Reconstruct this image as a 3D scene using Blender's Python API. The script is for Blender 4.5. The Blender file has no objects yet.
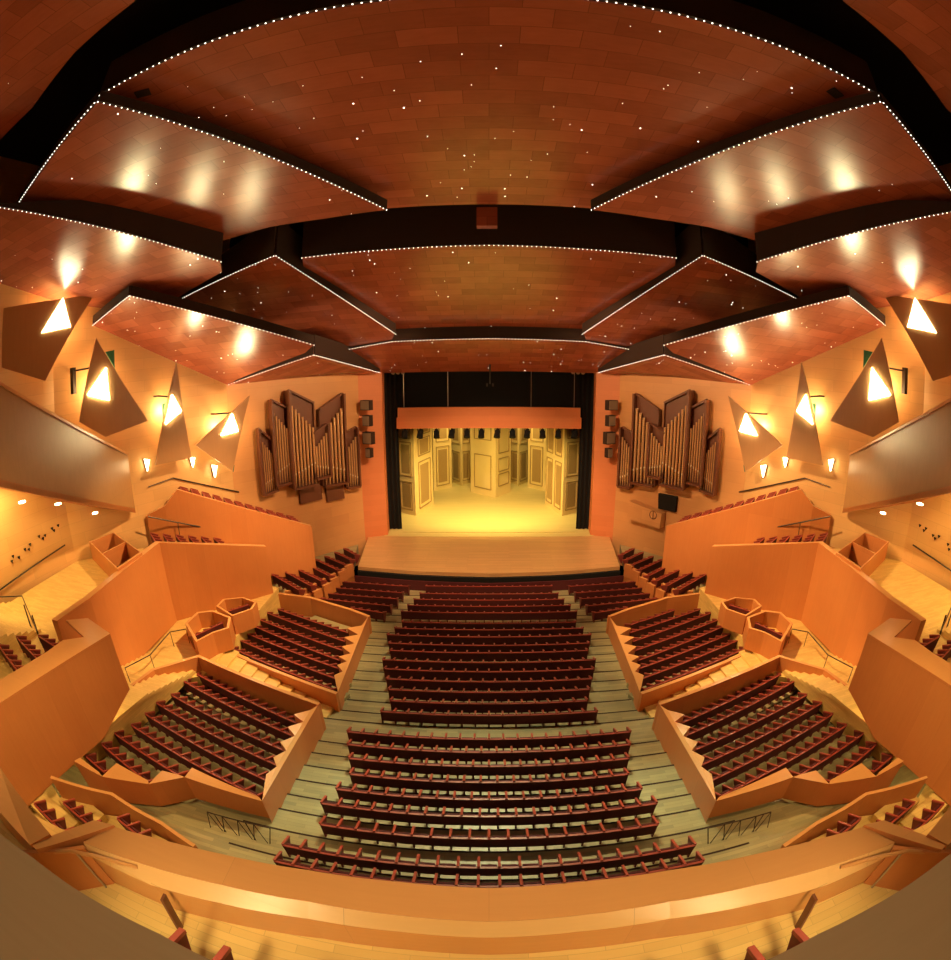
import bpy, bmesh, math, random
from mathutils import Vector as V, Matrix
random.seed(7)
SC = bpy.context.scene
COL = SC.collection
# ---------------------------------------------------------------- camera
H = 15.0; PITCH = math.radians(12.5); FPX = 500.0; CX = 489.0; CY = 480.0
cam = bpy.data.cameras.new('camera'); co = bpy.data.objects.new('camera', cam); COL.objects.link(co)
co.location = (0, 0, H); co.rotation_euler = (math.pi/2-PITCH, 0, 0)
cam.type = 'PANO'; cam.panorama_type = 'FISHEYE_EQUISOLID'
cam.sensor_width = 36; cam.sensor_fit = 'HORIZONTAL'
cam.fisheye_fov = math.radians(300); cam.fisheye_lens = 36*FPX/951; cam.shift_x = -13.5/951
SC.camera = co
vs = SC.view_settings
vs.view_transform = 'Standard'; vs.look = 'None'; vs.gamma = 1; vs.exposure = 0.45; vs.use_curve_mapping = False
SC.cycles.max_bounces = 6; SC.cycles.diffuse_bounces = 4; SC.cycles.glossy_bounces = 3
SC.cycles.sample_clamp_indirect = 6; SC.cycles.caustics_reflective = False

# survey helpers: a sight line from the standpoint, met with a level, a wall or a depth
def ray(px, py):
    dx, dy = px-CX, CY-py; r = math.hypot(dx, dy)+1e-9
    th = 2*math.asin(min(1, r/(2*FPX)))
    x, y, z = math.sin(th)*dx/r, math.cos(th), math.sin(th)*dy/r
    c, s = math.cos(PITCH), math.sin(PITCH)
    return V((x, c*y+s*z, -s*y+c*z))
def L(px, py, z):
    v = ray(px, py); t = (z-H)/v.z
    return V((v.x*t, v.y*t, z))
def onp(px, py, p0, n):                    # plane through p0 with normal n
    v = ray(px, py); o = V((0, 0, H)); t = (V(p0)-o).dot(V(n))/v.dot(V(n))
    return o+v*t
def onslope(px, py, a, b):                 # z = a - b*y
    v = ray(px, py); t = (a-H)/(v.z+b*v.y)
    return V((v.x*t, v.y*t, H+v.z*t))
def zvert(px, py, xy):                     # height at which a sight line passes over xy
    v = ray(px, py); return H+v.z*math.hypot(*xy[:2])/math.hypot(v.x, v.y)
def M(p, s): return V((p[0]*s*-1, p[1], p[2] if len(p) > 2 else 0)) if s > 0 else V(p)   # s=-1 left as surveyed, s=+1 mirrored
SIDE = {-1: 'left', 1: 'right'}

# ---------------------------------------------------------------- materials
def mat(name): 
    m = bpy.data.materials.new(name); m.use_nodes = True
    return m, m.node_tree.nodes, m.node_tree.links, m.node_tree.nodes['Principled BSDF']
def wood(name, c1, c2, rough=.35, pw=2.4, ph=.6, grain=(1.2, 22), gap=.004, bump=.0, rot=0, gapc=.6, coat=0, var=.5, soft=None):
    m, N, K, b = mat(name)
    uv = N.new('ShaderNodeUVMap'); uv.uv_map = 'm'
    mp = N.new('ShaderNodeMapping'); mp.inputs['Rotation'].default_value = (0, 0, rot); K.new(uv.outputs[0], mp.inputs[0])
    br = N.new('ShaderNodeTexBrick'); K.new(mp.outputs[0], br.inputs[0])
    br.inputs['Color1'].default_value = (0, 0, 0, 1); br.inputs['Color2'].default_value = (1, 1, 1, 1)
    br.inputs['Mortar'].default_value = (.5, .5, .5, 1); br.inputs['Scale'].default_value = 1
    br.inputs['Brick Width'].default_value = pw; br.inputs['Row Height'].default_value = ph
    br.inputs['Mortar Size'].default_value = gap; br.offset = .5
    m2 = N.new('ShaderNodeMapping'); K.new(mp.outputs[0], m2.inputs[0]); m2.inputs['Scale'].default_value = (grain[0], grain[1], 1)
    nz = N.new('ShaderNodeTexNoise'); K.new(m2.outputs[0], nz.inputs[0]); nz.inputs['Scale'].default_value = 1; nz.inputs['Detail'].default_value = 4; nz.inputs['Roughness'].default_value = .65
    n2 = N.new('ShaderNodeTexNoise'); K.new(mp.outputs[0], n2.inputs[0]); n2.inputs['Scale'].default_value = .9; n2.inputs['Detail'].default_value = 2
    a = N.new('ShaderNodeMix'); a.data_type = 'FLOAT'; a.inputs[0].default_value = var; K.new(nz.outputs[0], a.inputs[2]); K.new(br.outputs[0], a.inputs[3])
    a2 = N.new('ShaderNodeMix'); a2.data_type = 'FLOAT'; a2.inputs[0].default_value = .3; K.new(a.outputs[0], a2.inputs[2]); K.new(n2.outputs[0], a2.inputs[3])
    mx = N.new('ShaderNodeMix'); mx.data_type = 'RGBA'; mx.inputs[6].default_value = (*c1, 1); mx.inputs[7].default_value = (*c2, 1); K.new(a2.outputs[0], mx.inputs[0])
    g = N.new('ShaderNodeMix'); g.data_type = 'RGBA'; g.blend_type = 'MULTIPLY'; g.inputs[7].default_value = (gapc, gapc, gapc, 1)
    K.new(br.outputs['Fac'], g.inputs[0]); K.new(mx.outputs[2], g.inputs[6]); K.new(g.outputs[2], b.inputs['Base Color'])
    b.inputs['Roughness'].default_value = rough
    if coat: b.inputs['Coat Weight'].default_value = coat; b.inputs['Coat Roughness'].default_value = .25
    return m
def plain(name, c, rough=.6, metal=0, noise=.12):
    m, N, K, b = mat(name)
    tc = N.new('ShaderNodeTexCoord'); nz = N.new('ShaderNodeTexNoise'); nz.inputs['Scale'].default_value = 9; K.new(tc.outputs['Object'], nz.inputs[0])
    mx = N.new('ShaderNodeMix'); mx.data_type = 'RGBA'
    mx.inputs[6].default_value = (*[x*(1-noise) for x in c], 1); mx.inputs[7].default_value = (*[min(1, x*(1+noise)) for x in c], 1)
    K.new(nz.outputs[0], mx.inputs[0]); K.new(mx.outputs[2], b.inputs['Base Color'])
    b.inputs['Roughness'].default_value = rough; b.inputs['Metallic'].default_value = metal
    return m
def glow(name, c, st):
    m, N, K, b = mat(name)
    b.inputs['Base Color'].default_value = (*c, 1); b.inputs['Emission Color'].default_value = (*c, 1); b.inputs['Emission Strength'].default_value = st
    return m
MT = dict(
 ceil=wood('cherry ceiling veneer', (.2, .05, .03), (.5, .145, .085), rough=.25, pw=1.7, ph=.8, grain=(1.5, 7), gap=.012, gapc=.65, var=.55),
 fascia=plain('dark ceiling fascia', (.032, .014, .009), .9),
 wall=wood('maple wall veneer', (.60, .34, .13), (.78, .48, .2), rough=.42, pw=3.0, ph=.75, grain=(.8, 14), gap=.008, gapc=.8),
 orgwall=wood('maple organ wall veneer', (.56, .27, .1), (.72, .38, .15), rough=.4, pw=3.6, ph=.9, grain=(.6, 12), gap=.008, gapc=.85),
 par=wood('beech parapet veneer', (.48, .165, .05), (.64, .25, .08), rough=.4, pw=1.2, ph=6, grain=(9, .7), gap=.004, gapc=.85, var=.35),
 cap=wood('beech rail veneer', (.56, .26, .09), (.68, .34, .12), rough=.28, pw=3, ph=2, grain=(1, 14), gap=.003, gapc=.8, var=.3),
 floor=wood('oak strip floor', (.17, .17, .1), (.5, .43, .22), rough=.38, pw=1.4, ph=.16, grain=(1.2, 22), gap=.004, gapc=.7),
 parq=wood('oak parquet', (.6, .4, .12), (.86, .62, .22), rough=.4, pw=.9, ph=.14, grain=(1.4, 22), gap=.004, gapc=.75, var=.7),
 stage=wood('stage plank floor', (.5, .29, .12), (.7, .42, .18), rough=.33, pw=3.4, ph=.18, grain=(.9, 18), gap=.006, gapc=.7, var=.6),
 setf=wood('stage set floor', (.62, .5, .2), (.74, .6, .26), rough=.5, pw=3.4, ph=.3, grain=(.9, 18), gap=.004, gapc=.85),
 setw=wood('painted stage flat', (.66, .5, .22), (.8, .62, .3), rough=.6, pw=2, ph=2, grain=(9, .7), gap=0, var=.2),
 valance=wood('orange valance board', (.62, .2, .07), (.74, .26, .1), rough=.5, pw=4, ph=.5, grain=(.8, 14), gap=.004, gapc=.85),
 seat=plain('maroon seat upholstery', (.085, .009, .012), .75, 0, .25),
 red=plain('red lacquered seat wood', (.32, .055, .036), .38),
 redside=plain('dark red seat side', (.15, .02, .015), .5),
 rail=plain('dark red seat rail', (.3, .045, .03), .4),
 black=plain('black cloth', (.003, .003, .003), 1, 0, 0),
 case=wood('walnut organ case', (.12, .04, .02), (.2, .07, .032), rough=.4, pw=3, ph=3, grain=(9, .8), gap=0, var=.2),
 pipe=plain('organ pipe metal', (.7, .42, .2), .35, .35, .1),
 mouth=plain('organ pipe mouth', (.95, .8, .55), .3, .1, .05),
 steel=plain('dark steel', (.06, .045, .035), .4, .6),
 chrome=plain('brushed steel', (.5, .42, .34), .3, .9),
 speak=plain('grey speaker grille', (.23, .15, .09), .7),
 sail=wood('walnut reflector veneer', (.42, .23, .1), (.55, .31, .14), rough=.32, pw=6, ph=6, grain=(6, .5), gap=0, var=.15),
 ufront=wood('mottled balcony veneer', (.33, .17, .065), (.48, .27, .11), rough=.35, pw=6, ph=9, grain=(5, 1.2), gap=.004, var=.2),
 board=wood('pale beech board', (.66, .38, .14), (.78, .48, .2), rough=.35, pw=3, ph=2, grain=(1, 14), gap=.003, var=.3),
 mould=plain('brown set moulding', (.36, .23, .09), .6),
 teal=plain('teal panel', (.02, .18, .12), .5),
 near=wood('aged oak parapet top', (.34, .2, .1), (.42, .27, .15), rough=.35, pw=9, ph=9, grain=(1, 16), gap=0, var=.15),
 dark=plain('dark void', (.006, .004, .003), .95, 0, 0),
 lamp=glow('reflector lamp glow', (1, .87, .45), 75),
 lamp3=glow('outer reflector lamp glow', (1, .88, .5), 14),
 lamp2=glow('wall lamp glow', (1, .78, .38), 14),
 led=glow('edge light bulbs', (1, .9, .72), 3.2),
 down=glow('downlight lens', (1, .85, .5), 12),
)
# ---------------------------------------------------------------- mesh helpers
def uvm(bm):
    l = bm.loops.layers.uv.new('m')
    for f in bm.faces:
        n = f.normal
        if abs(n.z) > .8:
            for k in f.loops: k[l].uv = (k.vert.co.x, k.vert.co.y)
        else:
            t = V((0, 0, 1)).cross(n); t.normalize()
            for k in f.loops: k[l].uv = (t.dot(k.vert.co), k.vert.co.z)
def obj(name, bm, m, parent=None, loc=None, smooth=False):
    bmesh.ops.recalc_face_normals(bm, faces=bm.faces)
    bm.normal_update(); uvm(bm)
    me = bpy.data.meshes.new(name); bm.to_mesh(me); bm.free()
    ms = m if isinstance(m, (list, tuple)) else [m]
    for x in ms: me.materials.append(MT[x])
    if smooth:
        for p in me.polygons: p.use_smooth = True
    o = bpy.data.objects.new(name, me); COL.objects.link(o)
    if parent: o.parent = parent
    if loc is not None: o.location = loc
    return o
def tag(o, label, cat, group=None, kind=None):
    if label: o['label'] = label
    if cat: o['category'] = cat
    if group: o['group'] = group
    if kind: o['kind'] = kind
    return o
def struct(o): o['kind'] = 'structure'; return o
def thing(name, loc, label, cat, rz=0, group=None):
    o = bpy.data.objects.new(name, None); COL.objects.link(o); o.location = loc; o.rotation_euler = (0, 0, rz)
    return tag(o, label, cat, group)
def face(bm, pts, mi=0):
    f = bm.faces.new([bm.verts.new(p) for p in pts]); f.material_index = mi; return f
def prism(bm, bot, top, mi=0, mtop=None):
    b = [bm.verts.new(p) for p in bot]; t = [bm.verts.new(p) for p in top]; n = len(b)
    bm.faces.new(b[::-1]).material_index = mi
    bm.faces.new(t).material_index = mi if mtop is None else mtop
    for i in range(n): bm.faces.new((b[i], b[(i+1) % n], t[(i+1) % n], t[i])).material_index = mi
def box(bm, c, s, rz=0, mi=0):
    x, y, z = c; a, b, d = s[0]/2, s[1]/2, s[2]/2; R = Matrix.Rotation(rz, 3, 'Z')
    q = [V((x, y, z))+R@V((i*a, j*b, k*d)) for k in (-1, 1) for i, j in ((-1, -1), (1, -1), (1, 1), (-1, 1))]
    prism(bm, q[:4], q[4:], mi)
def tube(bm, p, q, r, n=8, r2=None, mi=0):
    p, q = V(p), V(q); d = (q-p).normalized(); a = d.orthogonal().normalized(); b = d.cross(a); r2 = r if r2 is None else r2
    f = lambda c, rr: [c+(a*math.cos(2*math.pi*i/n)+b*math.sin(2*math.pi*i/n))*rr for i in range(n)]
    prism(bm, f(p, r), f(q, r2), mi)
def pipe(bm, pts, r, n=8, mi=0):
    for a, b in zip(pts, pts[1:]): tube(bm, a, b, r, n, None, mi)
def NB(): return bmesh.new()
def offs(pts, d):
    out = []
    for i, p in enumerate(pts):
        a = pts[max(0, i-1)]; b = pts[min(len(pts)-1, i+1)]
        def nrm(u, v):
            t = V((v[0]-u[0], v[1]-u[1])); t.normalize(); return V((-t.y, t.x))
        n1 = nrm(a, p) if i > 0 else nrm(p, b); n2 = nrm(p, b) if i < len(pts)-1 else n1
        n = n1+n2; n.normalize(); k = d/max(.35, n.dot(n1)); out.append(V((p[0]+n.x*k, p[1]+n.y*k, p[2])))
    return out
def ribbon(bm, pts, zb, th, mi=0, mtop=1):
    """solid wall under a top line; zb base heights, th thickness to the left of travel"""
    q = offs(pts, th); n = len(pts)
    if not isinstance(zb, (list, tuple)): zb = [zb]*n
    rows = []
    for i in range(n):
        rows.append([bm.verts.new(c) for c in ((pts[i][0], pts[i][1], zb[i]), pts[i], q[i], (q[i][0], q[i][1], zb[i]))])
    for i in range(n-1):
        a, b = rows[i], rows[i+1]
        for j, mm in ((0, mi), (1, mtop), (2, mi), (3, mi)):
            bm.faces.new((a[j], a[(j+1) % 4], b[(j+1) % 4], b[j])).material_index = mm
    bm.faces.new(rows[0]).material_index = mi; bm.faces.new(rows[-1][::-1]).material_index = mi
def slab(bm, poly, zt, dz, mi=0, mtop=None):
    prism(bm, [(p[0], p[1], (p[2] if zt is None else zt)-dz) for p in poly], [(p[0], p[1], p[2] if zt is None else zt) for p in poly], mi, mtop)
def mir(pts, s): return [M(p, s) for p in pts]

# ================================================================ SEAT ROWS
PITCHW = .6
def divider_mesh():
    bm = NB(); pr = [(.0, 0), (.14, 0), (.5, .6), (-.04, .84)]
    prism(bm, [(-.028, y, z) for y, z in pr], [(.028, y, z) for y, z in pr], 0)
    pr = [(-.05, .84), (.5, .6), (.52, .66), (-.05, .9)]
    prism(bm, [(-.042, y, z) for y, z in pr], [(.042, y, z) for y, z in pr], 1); return bm
def cushion_mesh():
    bm = NB(); prism(bm, [(-.24, .05, .36), (.24, .05, .36), (.24, .13, .38), (-.24, .13, .38)], [(-.24, .05, .78), (.24, .05, .78), (.22, .11, .79), (-.22, .11, .79)])
    return bm
_proto = {}
def part_copy(kind, parent, x):
    if kind not in _proto:
        me = None
        o = obj('seat_divider', divider_mesh(), ['redside', 'red']) if kind == 'd' else obj('seat_cushion', cushion_mesh(), 'seat')
        _proto[kind] = o
    else:
        o = _proto[kind].copy(); COL.objects.link(o)
    o.parent = parent; o.location = (x, 0, 0)
    return o
ORD = ['first', 'second', 'third', 'fourth', 'fifth', 'sixth', 'seventh', 'eighth', 'ninth', 'tenth', 'eleventh', 'twelfth', 'thirteenth', 'fourteenth', 'fifteenth', 'sixteenth', 'seventeenth']
def seat_row(A, B, ztop, label, group, back=True, cush=True):
    A, B = V((A[0], A[1])), V((B[0], B[1]))
    if A.x > B.x: A, B = B, A
    d = B-A; Ln = d.length; n = max(2, round(Ln/PITCHW)); c = (A+B)/2
    t = thing('seat_row', (c.x, c.y, ztop-.86), label, 'row of seats', math.atan2(d.y, d.x), group)
    if back:
        bm = NB(); h = Ln/2
        prism(bm, [(-h, -.03, .24), (h, -.03, .24), (h, .04, .24), (-h, .04, .24)], [(-h, -.09, .81), (h, -.09, .81), (h, .0, .81), (-h, .0, .81)])
        obj('backrest', bm, 'seat', t)
        bm = NB(); box(bm, (0, -.05, .825), (Ln+.04, .08, .03)); obj('top_rail', bm, 'rail', t)
    for i in range(n+1): part_copy('d', t, -Ln/2+Ln*i/n)
    if cush:
        for i in range(n): part_copy('c', t, -Ln/2+Ln*(i+.5)/n)
    return t
# central rows: (row height line, half width) read at the centre aisle
g1y = [585.8, 593.4, 599.4, 605.7, 612.1, 622.6, 629.1, 636.2, 644.6, 652.0, 661.7, 670.9, 680.9, 691.4, 702.7, 714.3]
g1x = [426, 420, 414, 407.6, 401, 402, 394.5, 386.6, 388.4, 390, 382, 383.7, 386, 388, 390, 380]
g2y = [738, 751, 765, 781, 798, 815, 837, 866]
g2e = [(347, 732), (347.6, 744), (349, 758), (350, 773), (336, 789), (321, 803), (320, 824), (283, 843)]
ROWS = []
for i, (y, x) in enumerate(zip(g1y, g1x)):
    zt = -.5+.055*i; c = L(489, y, zt); e = L(x, y-1, zt)
    ROWS.append((c.y, zt)); seat_row((e.x, c.y), (-e.x, c.y), zt, 'maroon seat row in the central block nearer the stage, %s from the stage' % ORD[i], 'seat rows of the front central block')
for i, (y, e) in enumerate(zip(g2y, g2e)):
    zt = .5+.17*i; c = L(489, y, zt); e = L(*e, zt)
    ROWS.append((c.y, zt)); seat_row((e.x, c.y), (-e.x, c.y), zt, 'maroon seat row in the central block behind the cross aisle, %s from the stage' % ORD[i], 'seat rows of the rear central block')
cl = L(489, 884, 1.95); ROWS.append((cl.y, 1.9))
e = L(274, 861, 1.9)
seat_row((e.x, cl.y), (-e.x, cl.y), 1.9, 'last seat row, right behind the curved balcony rail', 'seat rows of the rear central block')
# stalls floor: one tread per row
bm = NB(); prof = []
ys = [r[0] for r in ROWS]; 
yy = 36.5
for i, (y, zt) in enumerate(ROWS):
    f = zt-.86; ynext = y-.16 if i < len(ROWS)-1 else -9.0
    prof += [(yy, f), (ynext, f)]; yy = ynext
poly = prof
top = []
for (y, z) in poly: top.append((y, z))
W_ = 19.0
b = [bm.verts.new((-W_, y, z)) for y, z in top]; c = [bm.verts.new((W_, y, z)) for y, z in top]
for i in range(len(top)-1):
    bm.faces.new((b[i], b[i+1], c[i+1], c[i]))
struct(obj('floor', bm, 'floor'))
# dark nosing strip on each step of the two long aisles
for k, (y, zt) in enumerate(ROWS[:-1]):
    nz_ = ROWS[k+1][1]-.86
    bm = NB(); box(bm, (0, y-.19, nz_+.006), (19 if 16 > k > 4 else 17, .07, .012)); 
    o = obj('trim_%d' % (k+1), bm, 'fascia'); struct(o)
def floor_z(y):
    for (a, zt) in ROWS:
        if y >= a-.16: return zt-.86
    return ROWS[-1][1]-.86

# ================================================================ SIDE SEATING, built for the left and mirrored
def blend(a, b, t): return a+(b-a)*t
for s in (-1, 1):
    sd = SIDE[s]
    # ---- C: short rows beside the pit
    cr = [((337.5, 580.6), (408, 585.6)), ((329, 586.5), (402, 592)), ((320.7, 592), (396.5, 598)), ((315, 597), (390, 605)), ((351, 607), (383, 612))]
    for i, (a, b_) in enumerate(cr):
        zt = ROWS[i][1]; A = L(*a, zt); B = L(*b_, zt)
        seat_row(M(A, s), M(B, s), zt, 'short maroon seat row beside the pit on the %s, %s from the stage' % (sd, ORD[i]), 'short seat rows beside the pit, %s of the centre' % sd)
    # ---- B: walled block in the middle
    br_ = [((304, 609.5), (351, 625)), ((278.4, 608.7), (352, 633)), ((267, 612), (349, 642)), ((254, 616.6), (347, 651)), ((249.7, 623.4), (344, 661)), ((243.4, 631), (343, 669)), ((237, 638), (340, 679)), ((232, 647), (338, 690))]
    BE = []
    for i, (a, b_) in enumerate(br_):
        zt = .0+.07*i; A = L(*a, zt); B = L(*b_, zt); BE.append((A, B, zt))
        if i == 0 and s < 0:
            continue
        d = (B-A).normalized(); B2 = B-d*.25
        seat_row(M(A, s), M(B2, s), zt, 'maroon seat row in the %s walled block nearer the stage, %s from its front' % (sd, ORD[i]), 'seat rows of the %s block nearer the stage' % sd)
    root = thing('seating_block_wall', (0, 0, 0), 'low beech wall with saw-tooth cap around the %s seating block nearer the stage' % sd, 'low wall')
    c1 = L(338, 692, .6); c2 = L(368, 617, .25)
    def toothed(c2, c1, ends, z0, z1, zb0, zb1):
        outer = [c2, c1]; dirn = (c1-c2)
        inner = []
        for A, B, zt in ends:
            d = (B-A).normalized(); t = max(0, min(1, (B-c2).dot(dirn)/dirn.length_squared)); w = c2+dirn*t
            z = blend(c2.z, c1.z, t)
            tip = V((B.x-d.x*.35, B.y-d.y*.35, z)); n = V((-d.y, d.x, 0)); val = tip+n*.7+d*.6
            on_ = V((dirn.y, -dirn.x, 0)).normalized(); on_ = on_ if on_.dot(d) < 0 else -on_
            dv = (V((val.x, val.y, 0))-V((c2.x, c2.y, 0))).dot(on_)
            if dv < .16: val = val+on_*(.16-dv)
            inner += [V((val.x, val.y, z)), tip]
        bmx = NB(); poly = mir([c2]+inner+[c1], s)
        zb = [zb0]+[blend(zb0, zb1, (k+.5)/len(inner)) for k in range(len(inner))]+[zb1]
        prism(bmx, [(p.x, p.y, z) for p, z in zip(poly, zb)], poly, 0, 1)
        return bmx
    obj('toothed_side', toothed(c2, c1, BE[1:7], .25, .6, floor_z(27), floor_z(18.5)-.05), ['par', 'cap'], root)
    bm = NB(); ribbon(bm, mir([c2, L(350, 610, .3), L(310, 598, .35), L(273, 593, .5)], s), [floor_z(27)-.1]*4, .22*s); obj('rear_side', bm, ['par', 'cap'], root)
    bm = NB(); fl = L(231, 651, .62); ribbon(bm, mir([c1, blend(c1, fl, .5), fl], s), [-.7, -.4, -.2], -.2*s); obj('front_side', bm, ['par', 'cap'], root)
    # block floor, stepped
    bm = NB()
    for i in range(8):
        A, B, zt = BE[i]; n = V((-(B-A).normalized().y, (B-A).normalized().x, 0)); f = zt-.86
        u = (B-A).normalized()
        q = [A-u*(1.2 if i else 0)+n*-.25, B-u*.1+n*-.25, B-u*.1+n*.95, A-u*(1.2 if i else 0)+n*.95]
        slab(bm, mir([(p.x, p.y, f-.002*i) for p in q], s), None, .5)
    struct(obj('floor', bm, 'floor'))
    # ---- A: walled block nearer the balcony
    ar = [((197.8, 673.4), (301.6, 724)), ((182.7, 679.5), (296, 736)), ((171, 692), (289, 751)), ((156, 700), (282.5, 766)), ((145, 711), (275.7, 783)), ((131, 722), (258.5, 795)), ((113.5, 730), (179, 774)), ((101, 741), (148, 781)), ((85, 753), (105, 771))]
    AE = []
    for i, (a, b_) in enumerate(ar):
        zt = .95+.14*i; A = L(*a, zt+(.12 if i > 1 else 0)); B = L(*b_, zt); A.z = zt; AE.append((A, B, zt))
        d = (B-A).normalized(); B2 = B-d*(.22 if i < 5 else 0)
        seat_row(M(A, s), M(B2, s), zt, 'maroon seat row in the %s walled block nearer the balcony, %s from its front' % (sd, ORD[i]), 'seat rows of the %s block nearer the balcony' % sd)
    root = thing('seating_block_wall', (0, 0, 0), 'low beech wall with saw-tooth and wedge caps around the %s seating block nearer the balcony' % sd, 'low wall')
    a1 = L(318, 705, 1.25); a2 = L(262, 801, 1.95)
    obj('toothed_side', toothed(a1, a2, AE[:5], 1.2, 1.9, -.45, floor_z(10)-.2), ['par', 'cap'], root)
    bk = L(198, 657, 1.7); l1 = L(154, 670, 2.0); l2 = L(127, 690, 2.3); l3 = V((-17.0, 12.4, 2.6)); l4 = V((-16.6, 9.3, 2.9))
    bm = NB(); ribbon(bm, mir([a1, bk, l1, l2, l3, l4], s), [-.5, .2, .8, 1.2, 1.5, 1.5], .2*s); obj('rear_side', bm, ['par', 'cap'], root)
    # front zigzag with wide caps
    f0 = a2; f1 = L(184.7, 777, 2.15); f2 = L(148.5, 784, 2.2); f3 = L(101.7, 776.4, 2.35); f4 = L(74, 761, 2.5)
    wedges = [[f0, f1, L(192, 767.5, 2.15), L(259, 797, 1.98)], [f1, f2, L(162, 770.4, 2.2), L(178, 774.5, 2.15)], [f2, f3, L(116.5, 763, 2.35), L(147.5, 780, 2.22)], [f3, f4, L(80, 757.5, 2.5), L(99, 772, 2.37)]]
    bm = NB()
    for k, w in enumerate(wedges):
        w = mir(w, s); prism(bm, [(p.x, p.y, .95) for p in w], w, 0, 1)
    obj('front_side', bm, ['par', 'cap'], root)
    bm = NB()
    for i in range(9):
        A, B, zt = AE[i]; u = (B-A).normalized(); n = V((-u.y, u.x, 0)); f = zt-.86
        q = [A-u*1.8+n*-.12, B-u*.5+n*-.12, B-u*.5+n*1.0, A-u*1.8+n*1.0]
        slab(bm, mir([(p.x, p.y, f-.002*i) for p in q], s), None, .6)
        w0 = [A-u*1.8+n*-.12, A-u*.35+n*-.12, A-u*.1+n*.45, A-u*1.8+n*.45]
        slab(bm, mir([(p.x, p.y, f+.07) for p in w0], s), None, .3)
    struct(obj('floor', bm, 'floor'))
    # ---- D: raised block beside the stage apron
    dr = [((272.7, 574), (299, 589)), ((282, 569.5), (311, 585)), ((292, 566), (321, 580)), ((304, 562.5), (329, 575)), ((315, 559), (337, 569)), ((325, 556), (344, 564)), ((335, 552), (350, 559)), ((344, 548), (355, 554))]
    DE = []
    for i, (a, b_) in enumerate(dr[::-1]):
        zt = .3+.08*i; A = L(*a, zt+.0); B = L(*b_, zt); DE.append((A, B, zt))
        if i > 1: seat_row(M(A, s), M(B, s), zt, 'dark seat row in the small raised block under the %s terrace, %s from the stage' % (sd, ORD[i-2]), 'seat rows of the small %s block beside the apron' % sd, cush=False)
        else: seat_row(M(A, s), M(B, s), zt, 'low bare seat row against the %s organ wall, %s from the stage' % (sd, ORD[i]), 'bare seat rows against the %s organ wall' % sd, cush=False)
    bm = NB(); p0 = L(351, 564, .1); p1 = L(325, 577, .2); p2 = L(301, 590, .35); p3 = L(285, 590, .4)
    ribbon(bm, mir([p0, p1, p2, p3], s), -1.6, -.25*s)
    for A, B, zt in DE[2:]:
        d = (B-A).normalized(); n = V((-d.y, d.x, 0)); w = mir([B+d*.25, B-d*.5, B+n*.8+d*.15], s); prism(bm, [(q.x, q.y, -.8) for q in w], [(q.x, q.y, .3) for q in w], 0, 1)
    tag(obj('seating_block_wall', bm, ['par', 'cap']), 'low beech wall with saw-tooth cap around the small %s block beside the apron' % sd, 'low wall')
    bm = NB(); slab(bm, mir([L(352, 566, -.35), L(300, 592, -.35), V((-19, 30, -.35)), V((-19, 34, -.35)), V((-12, 42, -.35))], s), None, .8); struct(obj('floor', bm, 'floor'))

    # ---- walkway between terraces and blocks (floor, stairs)
    bm = NB()
    wk = [L(120, 661, 2.0), L(177, 612, 1.2), L(214, 606, 1.0), L(242, 598, .8), L(272, 590, .6)]
    slab(bm, mir([V((-20.5, 23.5, .85)), V((-15.4, 29.6, .85)), V((-14.6, 29.3, .85)), V((-14.5, 21.3, .85)), V((-14.5, 17.9, .85)), V((-15.2, 17.5, .85)), V((-20.5, 18.4, .85))], s), .85, 1.5)
    for k in range(9):
        fa, fb = k/9, (k+1)/9; z = blend(.7, -.5, fa)
        pa, pb = blend(V((-14.5, 21.2, 0)), V((-7.5, 18.6, 0)), fa), blend(V((-14.5, 21.2, 0)), V((-7.5, 18.6, 0)), fb)
        qa, qb = blend(V((-14.5, 18.4, 0)), V((-7.8, 16.7, 0)), fa), blend(V((-14.5, 18.4, 0)), V((-7.8, 16.7, 0)), fb)
        slab(bm, mir([pa, qa, qb, pb], s), z, .5)
    struct(obj('floor', bm, 'parq'))
    bm = NB()
    for k in range(10):
        z = .85+.15*(k+1); y0 = 18.6-.5*k
        slab(bm, mir([V((-20.5, y0+.6, z)), V((-15.0, y0-.25, z)), V((-15.8, 9, z)), V((-20.5, 9, z))], s), z-.001*k, .16)
    struct(obj('floor', bm, 'parq'))
    bm = NB(); pipe(bm, mir([L(125, 668, 3.0), L(150, 655, 2.5), L(170, 632, 1.9), L(186, 629, 1.8)], s), .03)
    for p, z in (((125, 668), 3.0), ((150, 655), 2.5), ((170, 632), 1.9), ((186, 629), 1.8)):
        q = M(L(*p, z), s); tube(bm, q, (q.x, q.y, z-.95), .02)
    tag(obj('handrail', bm, 'steel'), 'dark steel handrail down the steps beside the %s walled blocks' % sd, 'handrail')

    # ---- small wooden boxes with a few seats
    def loge(top, h, lab, seats, sp):
        r = thing('seating_box', (0, 0, 0), lab, 'seating box')
        bm = NB(); pts = mir(top+[top[0]], s); n = len(top)
        cx = sum(p.x for p in pts[:-1])/n; cy_ = sum(p.y for p in pts[:-1])/n
        inn = [V((p.x+(cx-p.x)*.12, p.y+(cy_-p.y)*.12, p.z)) for p in pts[:-1]]
        for i in range(n):
            a, b_, c_, d_ = pts[i], pts[(i+1) % n], inn[(i+1) % n], inn[i]
            prism(bm, [(q.x, q.y, q.z-h) for q in (a, b_, c_, d_)], [a, b_, c_, d_], 0, 1)
        obj('box_wall', bm, ['par', 'cap'], r)
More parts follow.
